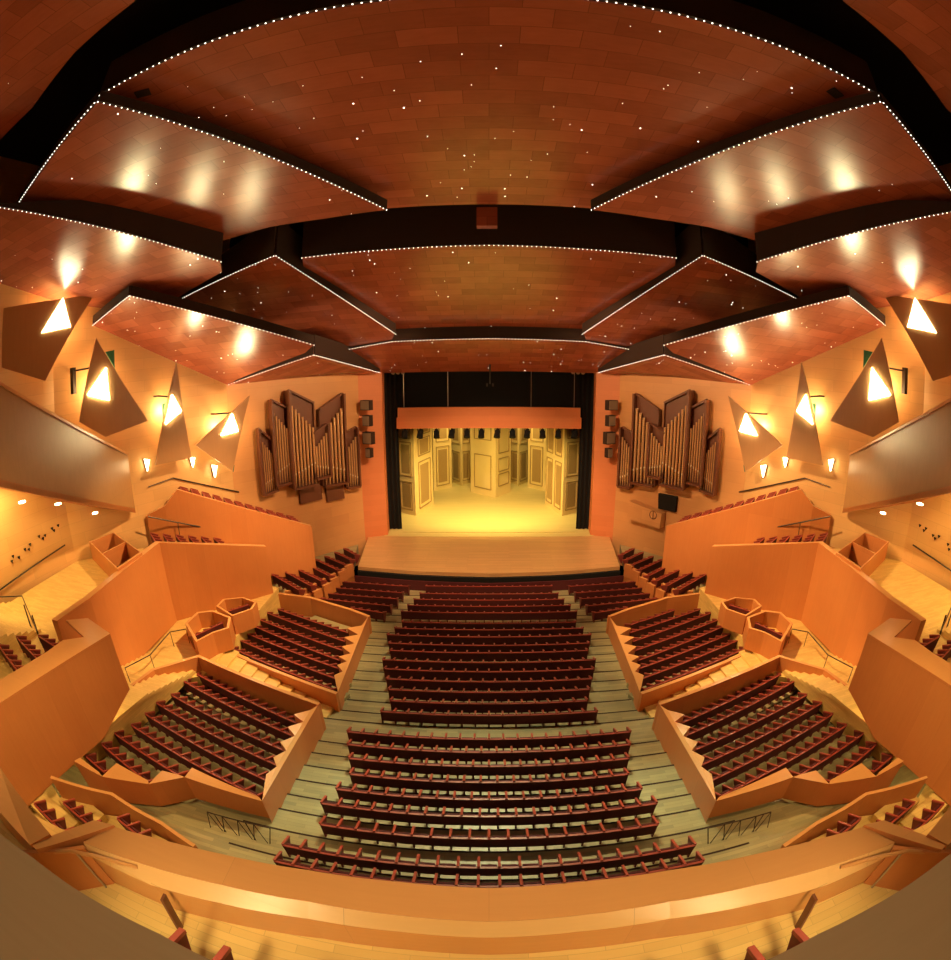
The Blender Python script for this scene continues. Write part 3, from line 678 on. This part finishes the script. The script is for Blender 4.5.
# ================================================================ WALLS
for s in (-1, 1):
    sd = SIDE[s]
    w = mir([PO, OW], s); n = V((-(w[1]-w[0]).y, (w[1]-w[0]).x, 0)).normalized()
    bm = NB(); ribbon(bm, [V((p.x, p.y, 19)) for p in w], -2.5, .3*s, 0, 0); struct(obj('wall_organ_%s' % sd, bm, 'orgwall'))
    w = mir([OW, SW, V((-27.2, 8, 0)), V((-24, -6, 0)), V((-18, -10, 0))], s)
    bm = NB(); ribbon(bm, [V((p.x, p.y, 30)) for p in w], -2.5, .3*s, 0, 0); struct(obj('wall_%s' % sd, bm, 'wall'))
    # organ
    on = V((OW.y-PO.y, -(OW.x-PO.x), 0)).normalized()
    if on.y > 0: on = -on
    def OP(px, py, dist): 
        p = onp(px, py, PO+on*dist, on); return p
    org = thing('pipe_organ', M(OP(308, 480, .1), s), 'pipe organ of six slanted walnut cases on the wall %s of the stage' % sd, 'pipe organ')
    org_loc = org.location.copy()
    # tall-side first: (tall top, short top, short bottom, tall bottom, pipes)
    comps = [((256, 428.5), (271, 441), (278, 489), (263, 494.5), 7, .25), ((267, 400), (288, 409), (293.5, 481), (278, 485), 7, .45), ((283.8, 390.5), (315, 402.5), (314.5, 484), (296, 488), 7, .75),
             ((341.5, 393.5), (316.5, 410), (324.5, 485.5), (345, 482), 6, .45), ((325.5, 424), (311.5, 433.5), (315.7, 478.5), (329, 475), 5, .9), ((354, 427), (344.5, 434), (343.5, 488), (358.3, 485.5), 5, .25)]
    for (tt, st, sb, tb, n, dist) in comps:
        TT, ST, SB, TB = [OP(*p, dist) for p in (tt, st, sb, tb)]
        TB.x, TB.y = TT.x*.5+TB.x*.5, TT.y*.5+TB.y*.5; TT.x, TT.y = TB.x, TB.y; SB.x, SB.y = ST.x*.5+SB.x*.5, ST.y*.5+SB.y*.5; ST.x, ST.y = SB.x, SB.y
        case = NB()
        back = [p-on*.0 for p in (TT, ST, SB, TB)]; rear = [p-on*(dist-.05) for p in back]
        prism(case, mir([p-org_loc*0 for p in rear], s), mir(back, s))
        def plank(a, b_, dep, th):
            u = (b_-a).normalized(); v_ = u.cross(on).normalized()*th
            prism(case, mir([a-v_, b_-v_, b_+v_, a+v_], s), mir([a-v_+on*dep, b_-v_+on*dep, b_+v_+on*dep, a+v_+on*dep], s))
        plank(TT, TB, .55, .09); plank(TB, SB, .55, .09); plank(TT+V((0, 0, -.0)), ST, .3, .08); plank(ST, SB, .2, .05)
        o = obj('organ_case', case, 'case', org)
        o.matrix_parent_inverse = Matrix.Translation(-org_loc)
        Ht = (TT.z-TB.z); Hs = ST.z-SB.z
        for k in range(n):
            f = (k+.7)/(n+.4)
            b0 = blend(TB, SB, f)+on*.28; zt_ = blend(TT.z-.13*Ht, ST.z-.33*Hs, f); zj = blend(TB.z+.13*Ht, SB.z+.27*Hs, f)
            wd = (SB-TB).length/(n+.4); r_ = wd*.34
            pm = NB(); p0_, p1_, p2_ = [M(V((b0.x, b0.y, z)), s) for z in (b0.z+.1, zj, zt_)]
            tube(pm, p0_, p1_, r_*.35, 8, r_); tube(pm, p1_, p2_, r_, 10)
            nn_ = M(on, s); q_ = p1_+nn_*r_*.8
            tube(pm, q_+V((0, 0, .02)), q_+V((0, 0, .16)), r_*.62, 8, None, 1)
            o = obj('organ_pipe', pm, ['pipe', 'mouth'], org); o.matrix_parent_inverse = Matrix.Translation(-org_loc)
    def wallplate(name, c, th, m, lab, cat):
        bm = NB(); q = [OP(*p, .02) for p in c]; prism(bm, mir(q, s), mir([p+on*th for p in q], s)); return tag(obj(name, bm, m), lab, cat)
    if s < 0:
        wallplate('wall_panel', [(298, 487.5), (319.4, 484.6), (320.8, 498.6), (299.5, 503.7)], .3, 'case', 'dark square wooden panel under the left organ, farther from the stage', 'panel')
        wallplate('wall_panel', [(324.5, 486.8), (341.5, 483.8), (343, 497.8), (326, 501.5)], .3, 'case', 'dark square wooden panel under the left organ, nearer the stage', 'panel')
    else:
        mc = lambda c: [(978-x, y) for x, y in c]
        wallplate('wall_panel', mc([(660, 493), (678.3, 496.3), (676.7, 511.7), (659.7, 508)]), .3, 'dark', 'black square panel under the right organ', 'panel')
        t = wallplate('organ_loft_box', mc([(634, 499.5), (666, 512), (664, 526.5), (632, 516.7)]), .8, 'orgwall', 'shallow wooden box with a round emblem on the wall under the right organ', 'box')
        c_ = M(OP(978-653, 515, .86), s); bm = NB(); nn_ = M(on, s); 
        a_ = nn_.cross(V((0, 0, 1))).normalized()
        for k in range(16):
            p_ = [c_+(a_*math.cos(x)+V((0, 0, 1))*math.sin(x))*.35 for x in (k*math.pi/8, (k+1)*math.pi/8)]
            tube(bm, p_[0], p_[1], .03, 5)
        tube(bm, c_-V((0, 0, .35)), c_+V((0, 0, .35)), .03, 5)
        o = obj('round_emblem', bm, 'case', t)
    # speakers on proscenium pillar
    sp = [((362.8, 400), (372.4, 410)), ((365, 415), (372.4, 426)), ((365, 431.5), (374.6, 444)), ((368, 447.7), (373, 457.3))]
    for k, (a, b_) in enumerate(sp):
        n_ = V((-.41, -.91, 0)); p0_ = V((-11.5, 43.0, 0))+n_*.1; pa = onp(*a, p0_, n_); pb = onp(*b_, p0_, n_)
        cc = (pa+pb)/2; w_ = math.hypot(pb.x-pa.x, pb.y-pa.y); h_ = abs(pa.z-pb.z)
        t = thing('loudspeaker', M(V((cc.x, cc.y, min(pa.z, pb.z))), s), 'small grey loudspeaker on the %s pillar of the stage opening, %s from the top' % (sd, ORD[k]), 'speaker', math.atan2(-.41, .91)*-s if s < 0 else math.atan2(-.41, .91)*1, 'loudspeakers on the stage pillars')
        t.rotation_euler.z = (-.42 if s < 0 else .42)
        bm = NB(); box(bm, (0, -.15, h_/2), (w_, .5, h_)); obj('cabinet', bm, 'fascia', t)
        bm = NB(); box(bm, (0, -.43, h_/2), (w_*.86, .06, h_*.86)); obj('grille', bm, 'speak', t)
    # sails: triangular wooden reflectors with a triangular lamp opening
    wn = V(((SW-OW).y, -(SW-OW).x, 0)).normalized()
    if wn.x < 0: wn = -wn
    def SP(px, py, d): return onp(px, py, OW+wn*d, wn)
    sails = [([(95.7, 338), (147.6, 420.8), (105, 437), (79, 422)], [(106, 368), (109, 400), (87.5, 395)], 'widest'),
             ([(176, 362), (191, 457.7), (155, 465)], [(172, 394.8), (181, 411), (165.4, 424)], 'slender'),
             ([(249, 396), (232, 471), (195, 445)], [(232, 414), (238, 431), (221, 435.5)], 'kite-like'),
             ([(-40, 318), (94, 295), (45, 381), (-10, 364)], [(63, 298), (70.5, 327), (41.5, 333)], 'largest')]
    names = ['leaning on a broad base, second from the balcony', 'tall and slender, third from the balcony', 'small and tilted, nearest the organ', 'largest of the four, nearest the balcony']
    for k, (c, lp, nm) in enumerate(sails):
        off = 1.6; q = [SP(*p, off) for p in c]; c0 = sum(q, V())/len(q)
        t = thing('triangular_reflector', M(V((c0.x, c0.y, c0.z)), s), 'triangular wooden reflector on the %s wall, %s' % (sd, names[k]), 'reflector')
        ti = Matrix.Translation(-t.location)
        bm = NB(); prism(bm, mir(q, s), mir([p+wn*.12 for p in q], s)); o = obj('board', bm, 'sail', t); o.matrix_parent_inverse = ti
        lq = [SP(*p, off+.13) for p in lp]
        bm = NB(); prism(bm, mir(lq, s), mir([p+wn*.05 for p in lq], s)); o = obj('lamp_panel', bm, 'lamp' if k < 3 else 'lamp3', t); o.matrix_parent_inverse = ti
        bm = NB(); ctr = sum(lq, V())/3
        arm0 = {0: (73, 371), 1: (158, 396), 2: (216, 414), 3: (20, 330)}[k]; arm1 = {0: (90, 368), 1: (171, 397), 2: (231, 413), 3: (25, 330)}[k]
        tube(bm, M(SP(*arm0, off*.5), s), M(SP(*arm1, off), s), .06); a_ = SP(*arm0, off*.5); tube(bm, M(a_, s), M(a_-wn*off*.48, s), .06)
        box(bm, M(a_+V((0, 0, -.6)), s), (.3, .3, 1.6)) if k == 0 else None
        o = obj('bracket', bm, 'steel', t); o.matrix_parent_inverse = ti
        if k < 3:
            g = [[(105, 352), (114, 350), (114.5, 368)], [(162, 404), (165, 403), (163, 418)], [(230, 466), (234, 465), (233, 472)]][k]  # small teal triangles behind the reflector boards
            gq = [SP(*p, off*.5) for p in g]; bm = NB(); prism(bm, mir(gq, s), mir([p+wn*.08 for p in gq], s)); o = obj('teal_triangle', bm, 'teal', t); o.matrix_parent_inverse = ti; o['label'] = 'teal triangle'
        ld = bpy.data.lights.new('reflector_lamp_light', 'POINT'); ld.energy = 260; ld.color = (1, .72, .34); ld.shadow_soft_size = .3
        lo_ = bpy.data.objects.new('reflector_lamp_light', ld); COL.objects.link(lo_); lo_.location = M(ctr-wn*.9, s)
    # wall sconces
    for k, (x, y0_, y1_, w_) in enumerate([(38, 383, 400, 3.5), (146.5, 459, 471, 2.5), (192, 457, 467, 2.2), (214, 465, 477, 2.4)]):
        q = [SP(x-w_, y0_, .25), SP(x+w_, y0_+.5, .25), SP(x+.5, y1_, .25)]
        t = thing('wall_lamp', M(q[2], s), 'small glowing wedge wall lamp on the %s wall, %s from the balcony' % (sd, ORD[k]), 'wall lamp', 0, 'wedge lamps on the %s wall' % sd)
        ti = Matrix.Translation(-t.location)
        bm = NB(); prism(bm, mir(q, s), mir([p+wn*.15 for p in q], s)); o = obj('glass', bm, 'lamp2', t); o.matrix_parent_inverse = ti
        bm = NB(); prism(bm, mir([p-wn*.24 for p in q], s), mir([p-wn*.02 for p in q], s)); o = obj('mount', bm, 'chrome', t); o.matrix_parent_inverse = ti
    # U: raking upper side balcony
    cu = V((ray(128, 455).x, ray(128, 455).y, 0)).normalized()*34.3; cn = V((ray(0, 385).x, ray(0, 385).y, 0)).normalized()*22
    ct, cb = V((cu.x, cu.y, zvert(128, 455, cu))), V((cu.x, cu.y, zvert(130.5, 514, cu)))
    nt, nb = V((cn.x, cn.y, zvert(0, 385, cn))), V((cn.x, cn.y, zvert(0, 491, cn)))
    et = nt+(nt-ct)*.8; eb = nb+(nb-cb)*.8
    root = thing('upper_balcony', M(cb, s), 'raking upper side balcony with blank wooden front on the %s wall' % sd, 'balcony'); ti = Matrix.Translation(-root.location)
    bm = NB(); iw = V((-.35, .1, 0))
    prism(bm, mir([eb, cb, ct, et], s), mir([p+iw for p in (eb, cb, ct, et)], s)); o = obj('balcony_front', bm, 'ufront', root); o.matrix_parent_inverse = ti
    bm = NB(); up = V((0, 0, .12)); ow = V((-.6, .2, 0)); w_ = [et-iw*.3, ct-iw*.3, ct+ow, et+ow]
    prism(bm, mir([p-up*.3 for p in w_], s), mir([p+up for p in w_], s)); o = obj('balcony_cap', bm, 'cap', root); o.matrix_parent_inverse = ti
    bm = NB(); wb = V((-27.3, 8, 0)); 
    so = [cb, nb, eb, V((-29, eb.y, eb.z)), V((-28.5, 14, nb.z-.2)), V((-27, 21, blend(cb.z, nb.z, .35)))]
    bmv = mir(so, s); prism(bm, [p+V((0, 0, .02)) for p in bmv], [p+V((0, 0, .3)) for p in bmv]); o = obj('soffit', bm, 'par', root); o.matrix_parent_inverse = ti
    for k, p in enumerate([(95, 513), (58, 504), (22, 502)]):
        f = [.2, .55, .9][k]; base = blend(cb, nb, f); pp = onp(p[0], p[1], base+V((0, 0, 0)), (0, 0, 1)); 
        b2_ = V((ray(*p).x, ray(*p).y, ray(*p).z)); 
        bm = NB(); r_ = b2_*((base.xy.length+.5)/b2_.xy.length); q_ = V((0, 0, H))+r_
        tube(bm, M(q_+V((0, 0, -.03)), s), M(q_+V((0, 0, .03)), s), .2, 14)
        tag(obj('downlight', bm, 'down'), 'round recessed downlight under the %s upper balcony, %s from its low end' % (sd, ORD[k]), 'downlight', 'downlights under the %s upper balcony' % sd)
    # hat pegs and wall ledge under the balcony
    pw = [(58, 527), (54, 532), (52, 530), (45, 537), (43, 540), (39, 538), (30, 546), (29, 551), (25, 551), (13, 558), (12, 563), (19, 559)]
    sw2 = V((-27.2, 8, 0)); wn2 = V(((sw2-SW).y, -(sw2-SW).x, 0)).normalized(); wn2 = wn2 if wn2.x > 0 else -wn2
    for k, p in enumerate(pw):
        q_ = onp(*p, SW+wn2*.06, wn2); bm = NB(); q2 = [q_+V((0, .1, .16)), q_+V((0, -.1, .16)), q_+V((0, 0, 0))]
        prism(bm, mir(q2, s), mir([x+wn2*.1 for x in q2], s))
        tag(obj('wall_vent', bm, 'black'), 'tiny dark triangular peg, one of the clusters of three on the lit %s wall' % sd, 'peg', 'triangular pegs on the %s wall' % sd)
    bm = NB(); a_ = onp(65, 545, SW+wn2*.1, wn2); b_ = onp(0, 590, SW+wn2*.1, wn2)
    tube(bm, M(a_, s), M(b_, s), .05); tag(obj('wall_rail', bm, 'steel'), 'thin rail along the lit %s wall above the landing' % sd, 'rail')
    # thin rail on wall above far terrace
    bm = NB(); tube(bm, M(SP(173, 478, .15), s), M(SP(239, 492, .15), s), .05); tube(bm, M(SP(173, 478, .15), s), M(SP(148, 487, .15), s), .04)
    tag(obj('wall_rail', bm, 'steel'), 'thin rail on the %s wall above the terrace nearest the organ' % sd, 'rail')

# ================================================================ CEILING
def cpanel(poly, plane, led_edges, label, fas=2.0, mirror=0, stars=20, fascia_edges=None):
    """slab whose underside lies on z=a-b*y; led_edges: edge indices carrying bulbs"""
    a, b_ = plane
    P3 = [onslope(x, y, a, b_) if isinstance(x, (int, float)) and not isinstance(y, str) else None for x, y in poly]
    return P3
def build_panel(P3, led_edges, label, fas, s, stars, leds):
    c0 = sum(P3, V())/len(P3)
    root = thing('ceiling_panel', M(c0, s), label, 'ceiling panel'); ti = Matrix.Translation(-root.location)
    up = V((0, 0, .18)); bm = NB(); Q = mir(P3, s); prism(bm, Q, [p+up for p in Q])
    o = obj('underside', bm, 'ceil', root); o.matrix_parent_inverse = ti
    bm = NB(); n = len(P3)
    for i in led_edges:
        p, q = P3[i], P3[(i+1) % n]; d = V(((q-p).y, -(q-p).x, 0)).normalized(); mid = (p+q)/2
        if (mid+d-c0).xy.length < (mid-c0).xy.length: d = -d
        fh = (lambda j: fas[j % n]) if isinstance(fas, (list, tuple)) else (lambda j: fas)
        w = [p+V((0, 0, .03)), q+V((0, 0, .03)), q+V((0, 0, fh(i+1))), p+V((0, 0, fh(i)))]
        prism(bm, mir([x+d*.02 for x in w], s), mir([x+d*.12 for x in w], s))
    o = obj('fascia', bm, 'fascia', root); o.matrix_parent_inverse = ti
    bm = NB()
    for i in leds:
        p, q = P3[i], P3[(i+1) % n]; Ln = (q-p).length; m_ = int(Ln/.24)
        d = V(((q-p).y, -(q-p).x, 0)).normalized(); mid = (p+q)/2
        if (mid+d-c0).xy.length < (mid-c0).xy.length: d = -d
        for k in range(m_+1):
            c = M(blend(p, q, k/m_)+d*.1+V((0, 0, -.02)), s); bmesh.ops.create_icosphere(bm, subdivisions=1, radius=.026, matrix=Matrix.Translation(c))
    if leds: o = obj('edge_lights', bm, 'led', root); o.matrix_parent_inverse = ti; o['kind'] = 'stuff'
    if stars:
        bm = NB(); N_ = len(P3); xs = [p.x for p in P3]; ys_ = [p.y for p in P3]; got = 0; tries = 0
        # plane from three corners
        nrm = (P3[1]-P3[0]).cross(P3[2]-P3[0])
        for i in range(2, N_): 
            nn_ = (P3[1]-P3[0]).cross(P3[i]-P3[0])
            if nn_.length > nrm.length: nrm = nn_
        while got < stars and tries < 2000:
            tries += 1; x, y = random.uniform(min(xs), max(xs)), random.uniform(min(ys_), max(ys_)); ins = False
            for i in range(N_):
                a1_, b1_ = P3[i], P3[(i+1) % N_]
                if (a1_.y > y) != (b1_.y > y) and x < (b1_.x-a1_.x)*(y-a1_.y)/(b1_.y-a1_.y)+a1_.x: ins = not ins
            if not ins: continue
            got += 1; z = P3[0].z-((x-P3[0].x)*nrm.x+(y-P3[0].y)*nrm.y)/nrm.z
            c = M(V((x, y, z-.01)), s); bmesh.ops.create_icosphere(bm, subdivisions=1, radius=random.choice((.012, .014, .018, .03)), matrix=Matrix.Translation(c))
        o = obj('star_lights', bm, 'led', root); o.matrix_parent_inverse = ti; o['kind'] = 'stuff'
    return root
S_ = lambda pl: (lambda x, y: onslope(x, y, *pl))
pC1 = (26.4, .131)
f = S_(pC1)
lc = f(101, 96); 
half = [f(489, 200), f(400, 212), f(300, 215), f(215, 210), V((lc.x, lc.y+6, f(101, 96).z-.131*6)), lc, f(200, 47), f(300, 16), f(400, 0), f(489, -5)]
half[5] = lc
yb_ = half[9].y
half2 = [V((0, 23.5, 26.4-.131*23.5)), V((-14, 23.5, 26.4-.131*23.5)), V((lc.x, lc.y+5, 26.4-.131*(lc.y+5))), lc]+half[6:]
# C1 whole
whole = half2[1:]+[V((-p.x, p.y, p.z)) for p in half2[-2:0:-1]]
nC = len(half2)-1
le = list(range(2, 2*nC-4))
build_panel(whole, le, 'broad central ceiling panel over the audience, nearest the viewpoint', 1.5, -1, 90, le)
# C2, C3 (whole)
f = S_((29.6, .3)); l0 = f(302.5, 258); c0_ = f(400, 249); m0 = f(489, 245.5)
w = [V((-14, 37.6, 29.6-.3*37.6)), V((l0.x-1, l0.y+3, 29.6-.3*(l0.y+3))), l0, c0_, m0]; w = w+[V((-p.x, p.y, p.z)) for p in w[-2::-1]]
build_panel(w, [2, 3, 4, 5], 'central ceiling panel midway between the viewpoint and the stage', 2.6, -1, 45, [2, 3, 4, 5])
f = S_((31.7, .38)); l0 = f(345, 350); c0_ = f(392.5, 341.5); m0 = f(489, 338.5)
w = [V((-11, 44, 31.7-.38*44)), l0, c0_, m0]; w = w+[V((-p.x, p.y, p.z)) for p in w[-2::-1]]
build_panel(w, [1, 2, 3, 4], 'last central ceiling panel, right above the stage opening', 1.6, -1, 35, [1, 2, 3, 4])
for s in (-1, 1):
    sd = SIDE[s]
    f = S_((25.6, .13)); Z = lambda x, y: V((x, y, 25.6-.13*y))
    w = [f(18, 208), f(97, 103), f(385, 210), Z(-12, 30), Z(-24, 22)]
    w = [f(17, 208), f(97, 103), f(385, 210), f(326, 218.5), f(270, 227), f(215, 243), Z(-23.5, f(18, 208).y+4)]
    build_panel(w, [0, 1], 'large %s ceiling panel with two lit edges, beside the broad central panel' % sd, [.25, .42, .5]+[.4]*5, s, 14, [0, 1])
    Z = lambda x, y: V((x, y, 25.6-.2*y)); f = S_((25.6, .2))
    w = [f(-40, 200), f(0, 208), f(110, 230), f(220, 262), f(222, 272), f(172, 301), f(128, 292), f(100, 312), Z(-24.9, 24), Z(-28, 20), Z(-28, f(0, 208).y)]
    build_panel(w, [0, 1, 2], '%s ceiling panel meeting the side wall above the largest triangular reflector' % sd, [.1, .15, 1.4, 2.0]+[1]*7, s, 14, [0, 1, 2])
    Z = lambda x, y: V((x, y, 30.3-.34*y)); f = S_((30.3, .34))
    w = [f(172, 304), f(274.8, 256), f(394.5, 334), Z(-8.5, 40.5), Z(-16, 34)]
    build_panel(w, [0, 1], 'diamond %s ceiling panel with a pointed lit corner beside the midway central panel' % sd, [.7, 2.3, 1.0, 1, 1], s, 22, [0, 1])
    Z = lambda x, y: V((x, y, 31.15-.485*y)); f = S_((31.15, .485))
    w = [f(94, 325), f(130, 296), f(313.5, 345), f(305, 353), f(236, 380), Z(-19.9, 34.2), Z(-26.5, 24)]
    build_panel(w, [0, 1], 'long %s ceiling panel resting on the side wall above the slender reflector' % sd, .6, s, 30, [0, 1])
    # P6: plane through organ wall top
    z0 = V((-19.4, 33.6, 14.85)); a6 = V((ray(313.5, 355).x, ray(313.5, 355).y, 0)); a6 = a6*(34.5/a6.y); a6.z = zvert(313.5, 355, a6)
    e6 = V((-9.6, 43.0, 15.05)); 
    w = [z0, a6, e6, V((-11, 44, 14.9)), V((-12.5, 43.4, 14.8))]
    build_panel([z0+V((.05, .0, 0)), a6, e6, V((-12.5, 43.4, 14.75))], [0, 1], 'small %s ceiling panel above the pipe organ' % sd, 1.5, s, 10, [0, 1])
    # rear panels behind the viewpoint
    f = lambda x, y: L(x, y, 26.0)
    w = [f(135, 1), f(75, 52), f(32, 108), f(0, 140), V((-26, 0, 26)), V((-26, -12, 26)), V((-9, -12, 26)), V((-9, 0, 26))]
    w = [f(135, 1), f(75, 52), f(32, 108), f(0, 140), V((-27, 2, 26)), V((-27, -14, 26)), V((f(135, 1).x, -14, 26))]
    build_panel(w, [], '%s ceiling panel overhead behind the dark gap' % sd, .5, s, 12, [])
bm = NB(); box(bm, (0, 16, 30.2), (60, 64, .3)); struct(obj('ceiling', bm, 'dark'))
bm = NB(); box(bm, (0, -14, 13), (60, .3, 34)); struct(obj('wall_rear', bm, 'wall'))
# ceiling projector box
t = thing('ceiling_box', onslope(487, 228, 24, 0.05), 'small hanging wooden box in the dark gap of the ceiling', 'box')
p_ = O(487, 218, 24)
t.location = p_; bm = NB(); box(bm, (0, 0, 0), (1.0, .6, 1.0)); obj('housing', bm, 'ceil', t); bm = NB(); box(bm, (-.3, 0, 1.0), (.05, .05, 1.2)); box(bm, (.3, 0, 1.0), (.05, .05, 1.2)); obj('hanger', bm, 'fascia', t)
for s in (-1, 1):
    q = onslope(143, 93, 26.4, .131); bm = NB(); box(bm, M(q+V((0, 0, -.01)), s), (.55, .4, .06), .3); tag(obj('ceiling_vent', bm, 'fascia'), 'small dark vent in the %s corner of the broad central ceiling panel' % SIDE[s], 'vent')

# ================================================================ LIGHTS
def area(name, loc, tgt, size, e, c):
    l = bpy.data.lights.new(name, 'AREA'); l.energy = e; l.size = size; l.color = c
    o = bpy.data.objects.new(name, l); COL.objects.link(o); o.location = loc
    o.rotation_euler = (V(tgt)-V(loc)).to_track_quat('-Z', 'Y').to_euler(); return o
def spot(name, loc, tgt, ang, e, c, blend_=.6, r=.3):
    l = bpy.data.lights.new(name, 'SPOT'); l.energy = e; l.spot_size = math.radians(ang); l.spot_blend = blend_; l.color = c; l.shadow_soft_size = r
    o = bpy.data.objects.new(name, l); COL.objects.link(o); o.location = loc
    o.rotation_euler = (V(tgt)-V(loc)).to_track_quat('-Z', 'Y').to_euler(); return o
WARM = (1, .61, .26); GRN = (1, .93, .48)
spot('house_light_centre', (0, 24.2, 21.3), (0, 9, 0), 42, 6500, GRN)
spot('house_light_centre', (0, 24.6, 20.8), (0, 19, 0), 62, 6000, (1, .9, .5))
spot('apron_light', (0, 24.6, 20.6), (0, 40.5, 1), 64, 15000, (1, .6, .3))
for s in (-1, 1):
    spot('house_light_side', (s*3, 24.3, 21), (s*17, 25, 2), 60, 17000, WARM)
    spot('house_light_side', (s*3, 24.3, 21), (s*14, 6, 2), 60, 5500, WARM)
    spot('wall_wash', (-s*4, 24.5, 20.6), (s*17, 39, 8), 55, 11000, (1, .6, .3))
    spot('balcony_light', (s*2, 24.4, 21), (s*3.8, 2.5, 9.7), 32, 6500, (1, .66, .28)); spot('corner_light', (s*2, 24.4, 21), (s*13, 6, 2), 26, 7000, (1, .7, .26)); spot('walkway_light', (s*3, 24.3, 21), (s*17.5, 20.5, 1), 26, 6000, (1, .74, .28))
    for yy_ in (8, 11.3): spot('under_terrace_fill_light', (s*16.2, yy_, 3.95), (s*16, yy_+.3, 1), 140, 110, (1, .72, .26), .6, .1)  # unseen lamps added to brighten the dark floor below the near terrace
    spot('landing_light', (s*24.5, 14, 11.5), (s*25.5, 16, 6), 140, 1500, (1, .7, .25))
    spot('landing_light', (s*22, 19, 9.6), (s*24, 18, 5), 130, 800, (1, .7, .25))
    spot('rear_light', (s*9, 7.5, 23.5), (s*14, 5, 2), 60, 3500, (1, .66, .26))
for s in (-1, 1): spot('aisle_light', (s*1, 24.4, 21), (s*7.3, 11.5, 0), 12, 4500, (.4, 1, .75))
for x, e in ((-7.6, 700), (-4.5, 1500), (0, 4200), (4.5, 1500), (7.6, 700)):
    spot('stage_lantern_light', (x, 45.9, zv-.3), (x*.6 if abs(x) < 7 else x, 53 if abs(x) < 7 else 49, 0), 125, e*.8, (1, .74, .22), .8)
for x in (-4.2, 4.2):
    spot('stage_back_light', (x, 60, 12), (x, 68, 3), 100, 1800, (1, .74, .25), .8)
for s in (-1, 1):
    spot('balcony_soffit_light', (s*3.2, .2, 11.6), (s*2.4, 1.9, 9), 120, 420, (1, .72, .34))
    spot('soffit_light_outer', (s*13, 2, 12), (s*14, 6, 2), 90, 1300, (1, .7, .3))
    spot('parapet_fill_light', (s*3, 1, 24.5), (s*2.2, .2, 12), 60, 650, (1, .9, .55))  # unseen lamp added above to lift the near parapet top
spot('stage_centre_light', (0, 47, zv+1), (0, 53, 0), 100, 1500, (1, .74, .25), .7)
W = bpy.data.worlds.new('world'); SC.world = W; W.use_nodes = True; W.node_tree.nodes['Background'].inputs[0].default_value = (0, 0, 0, 1)
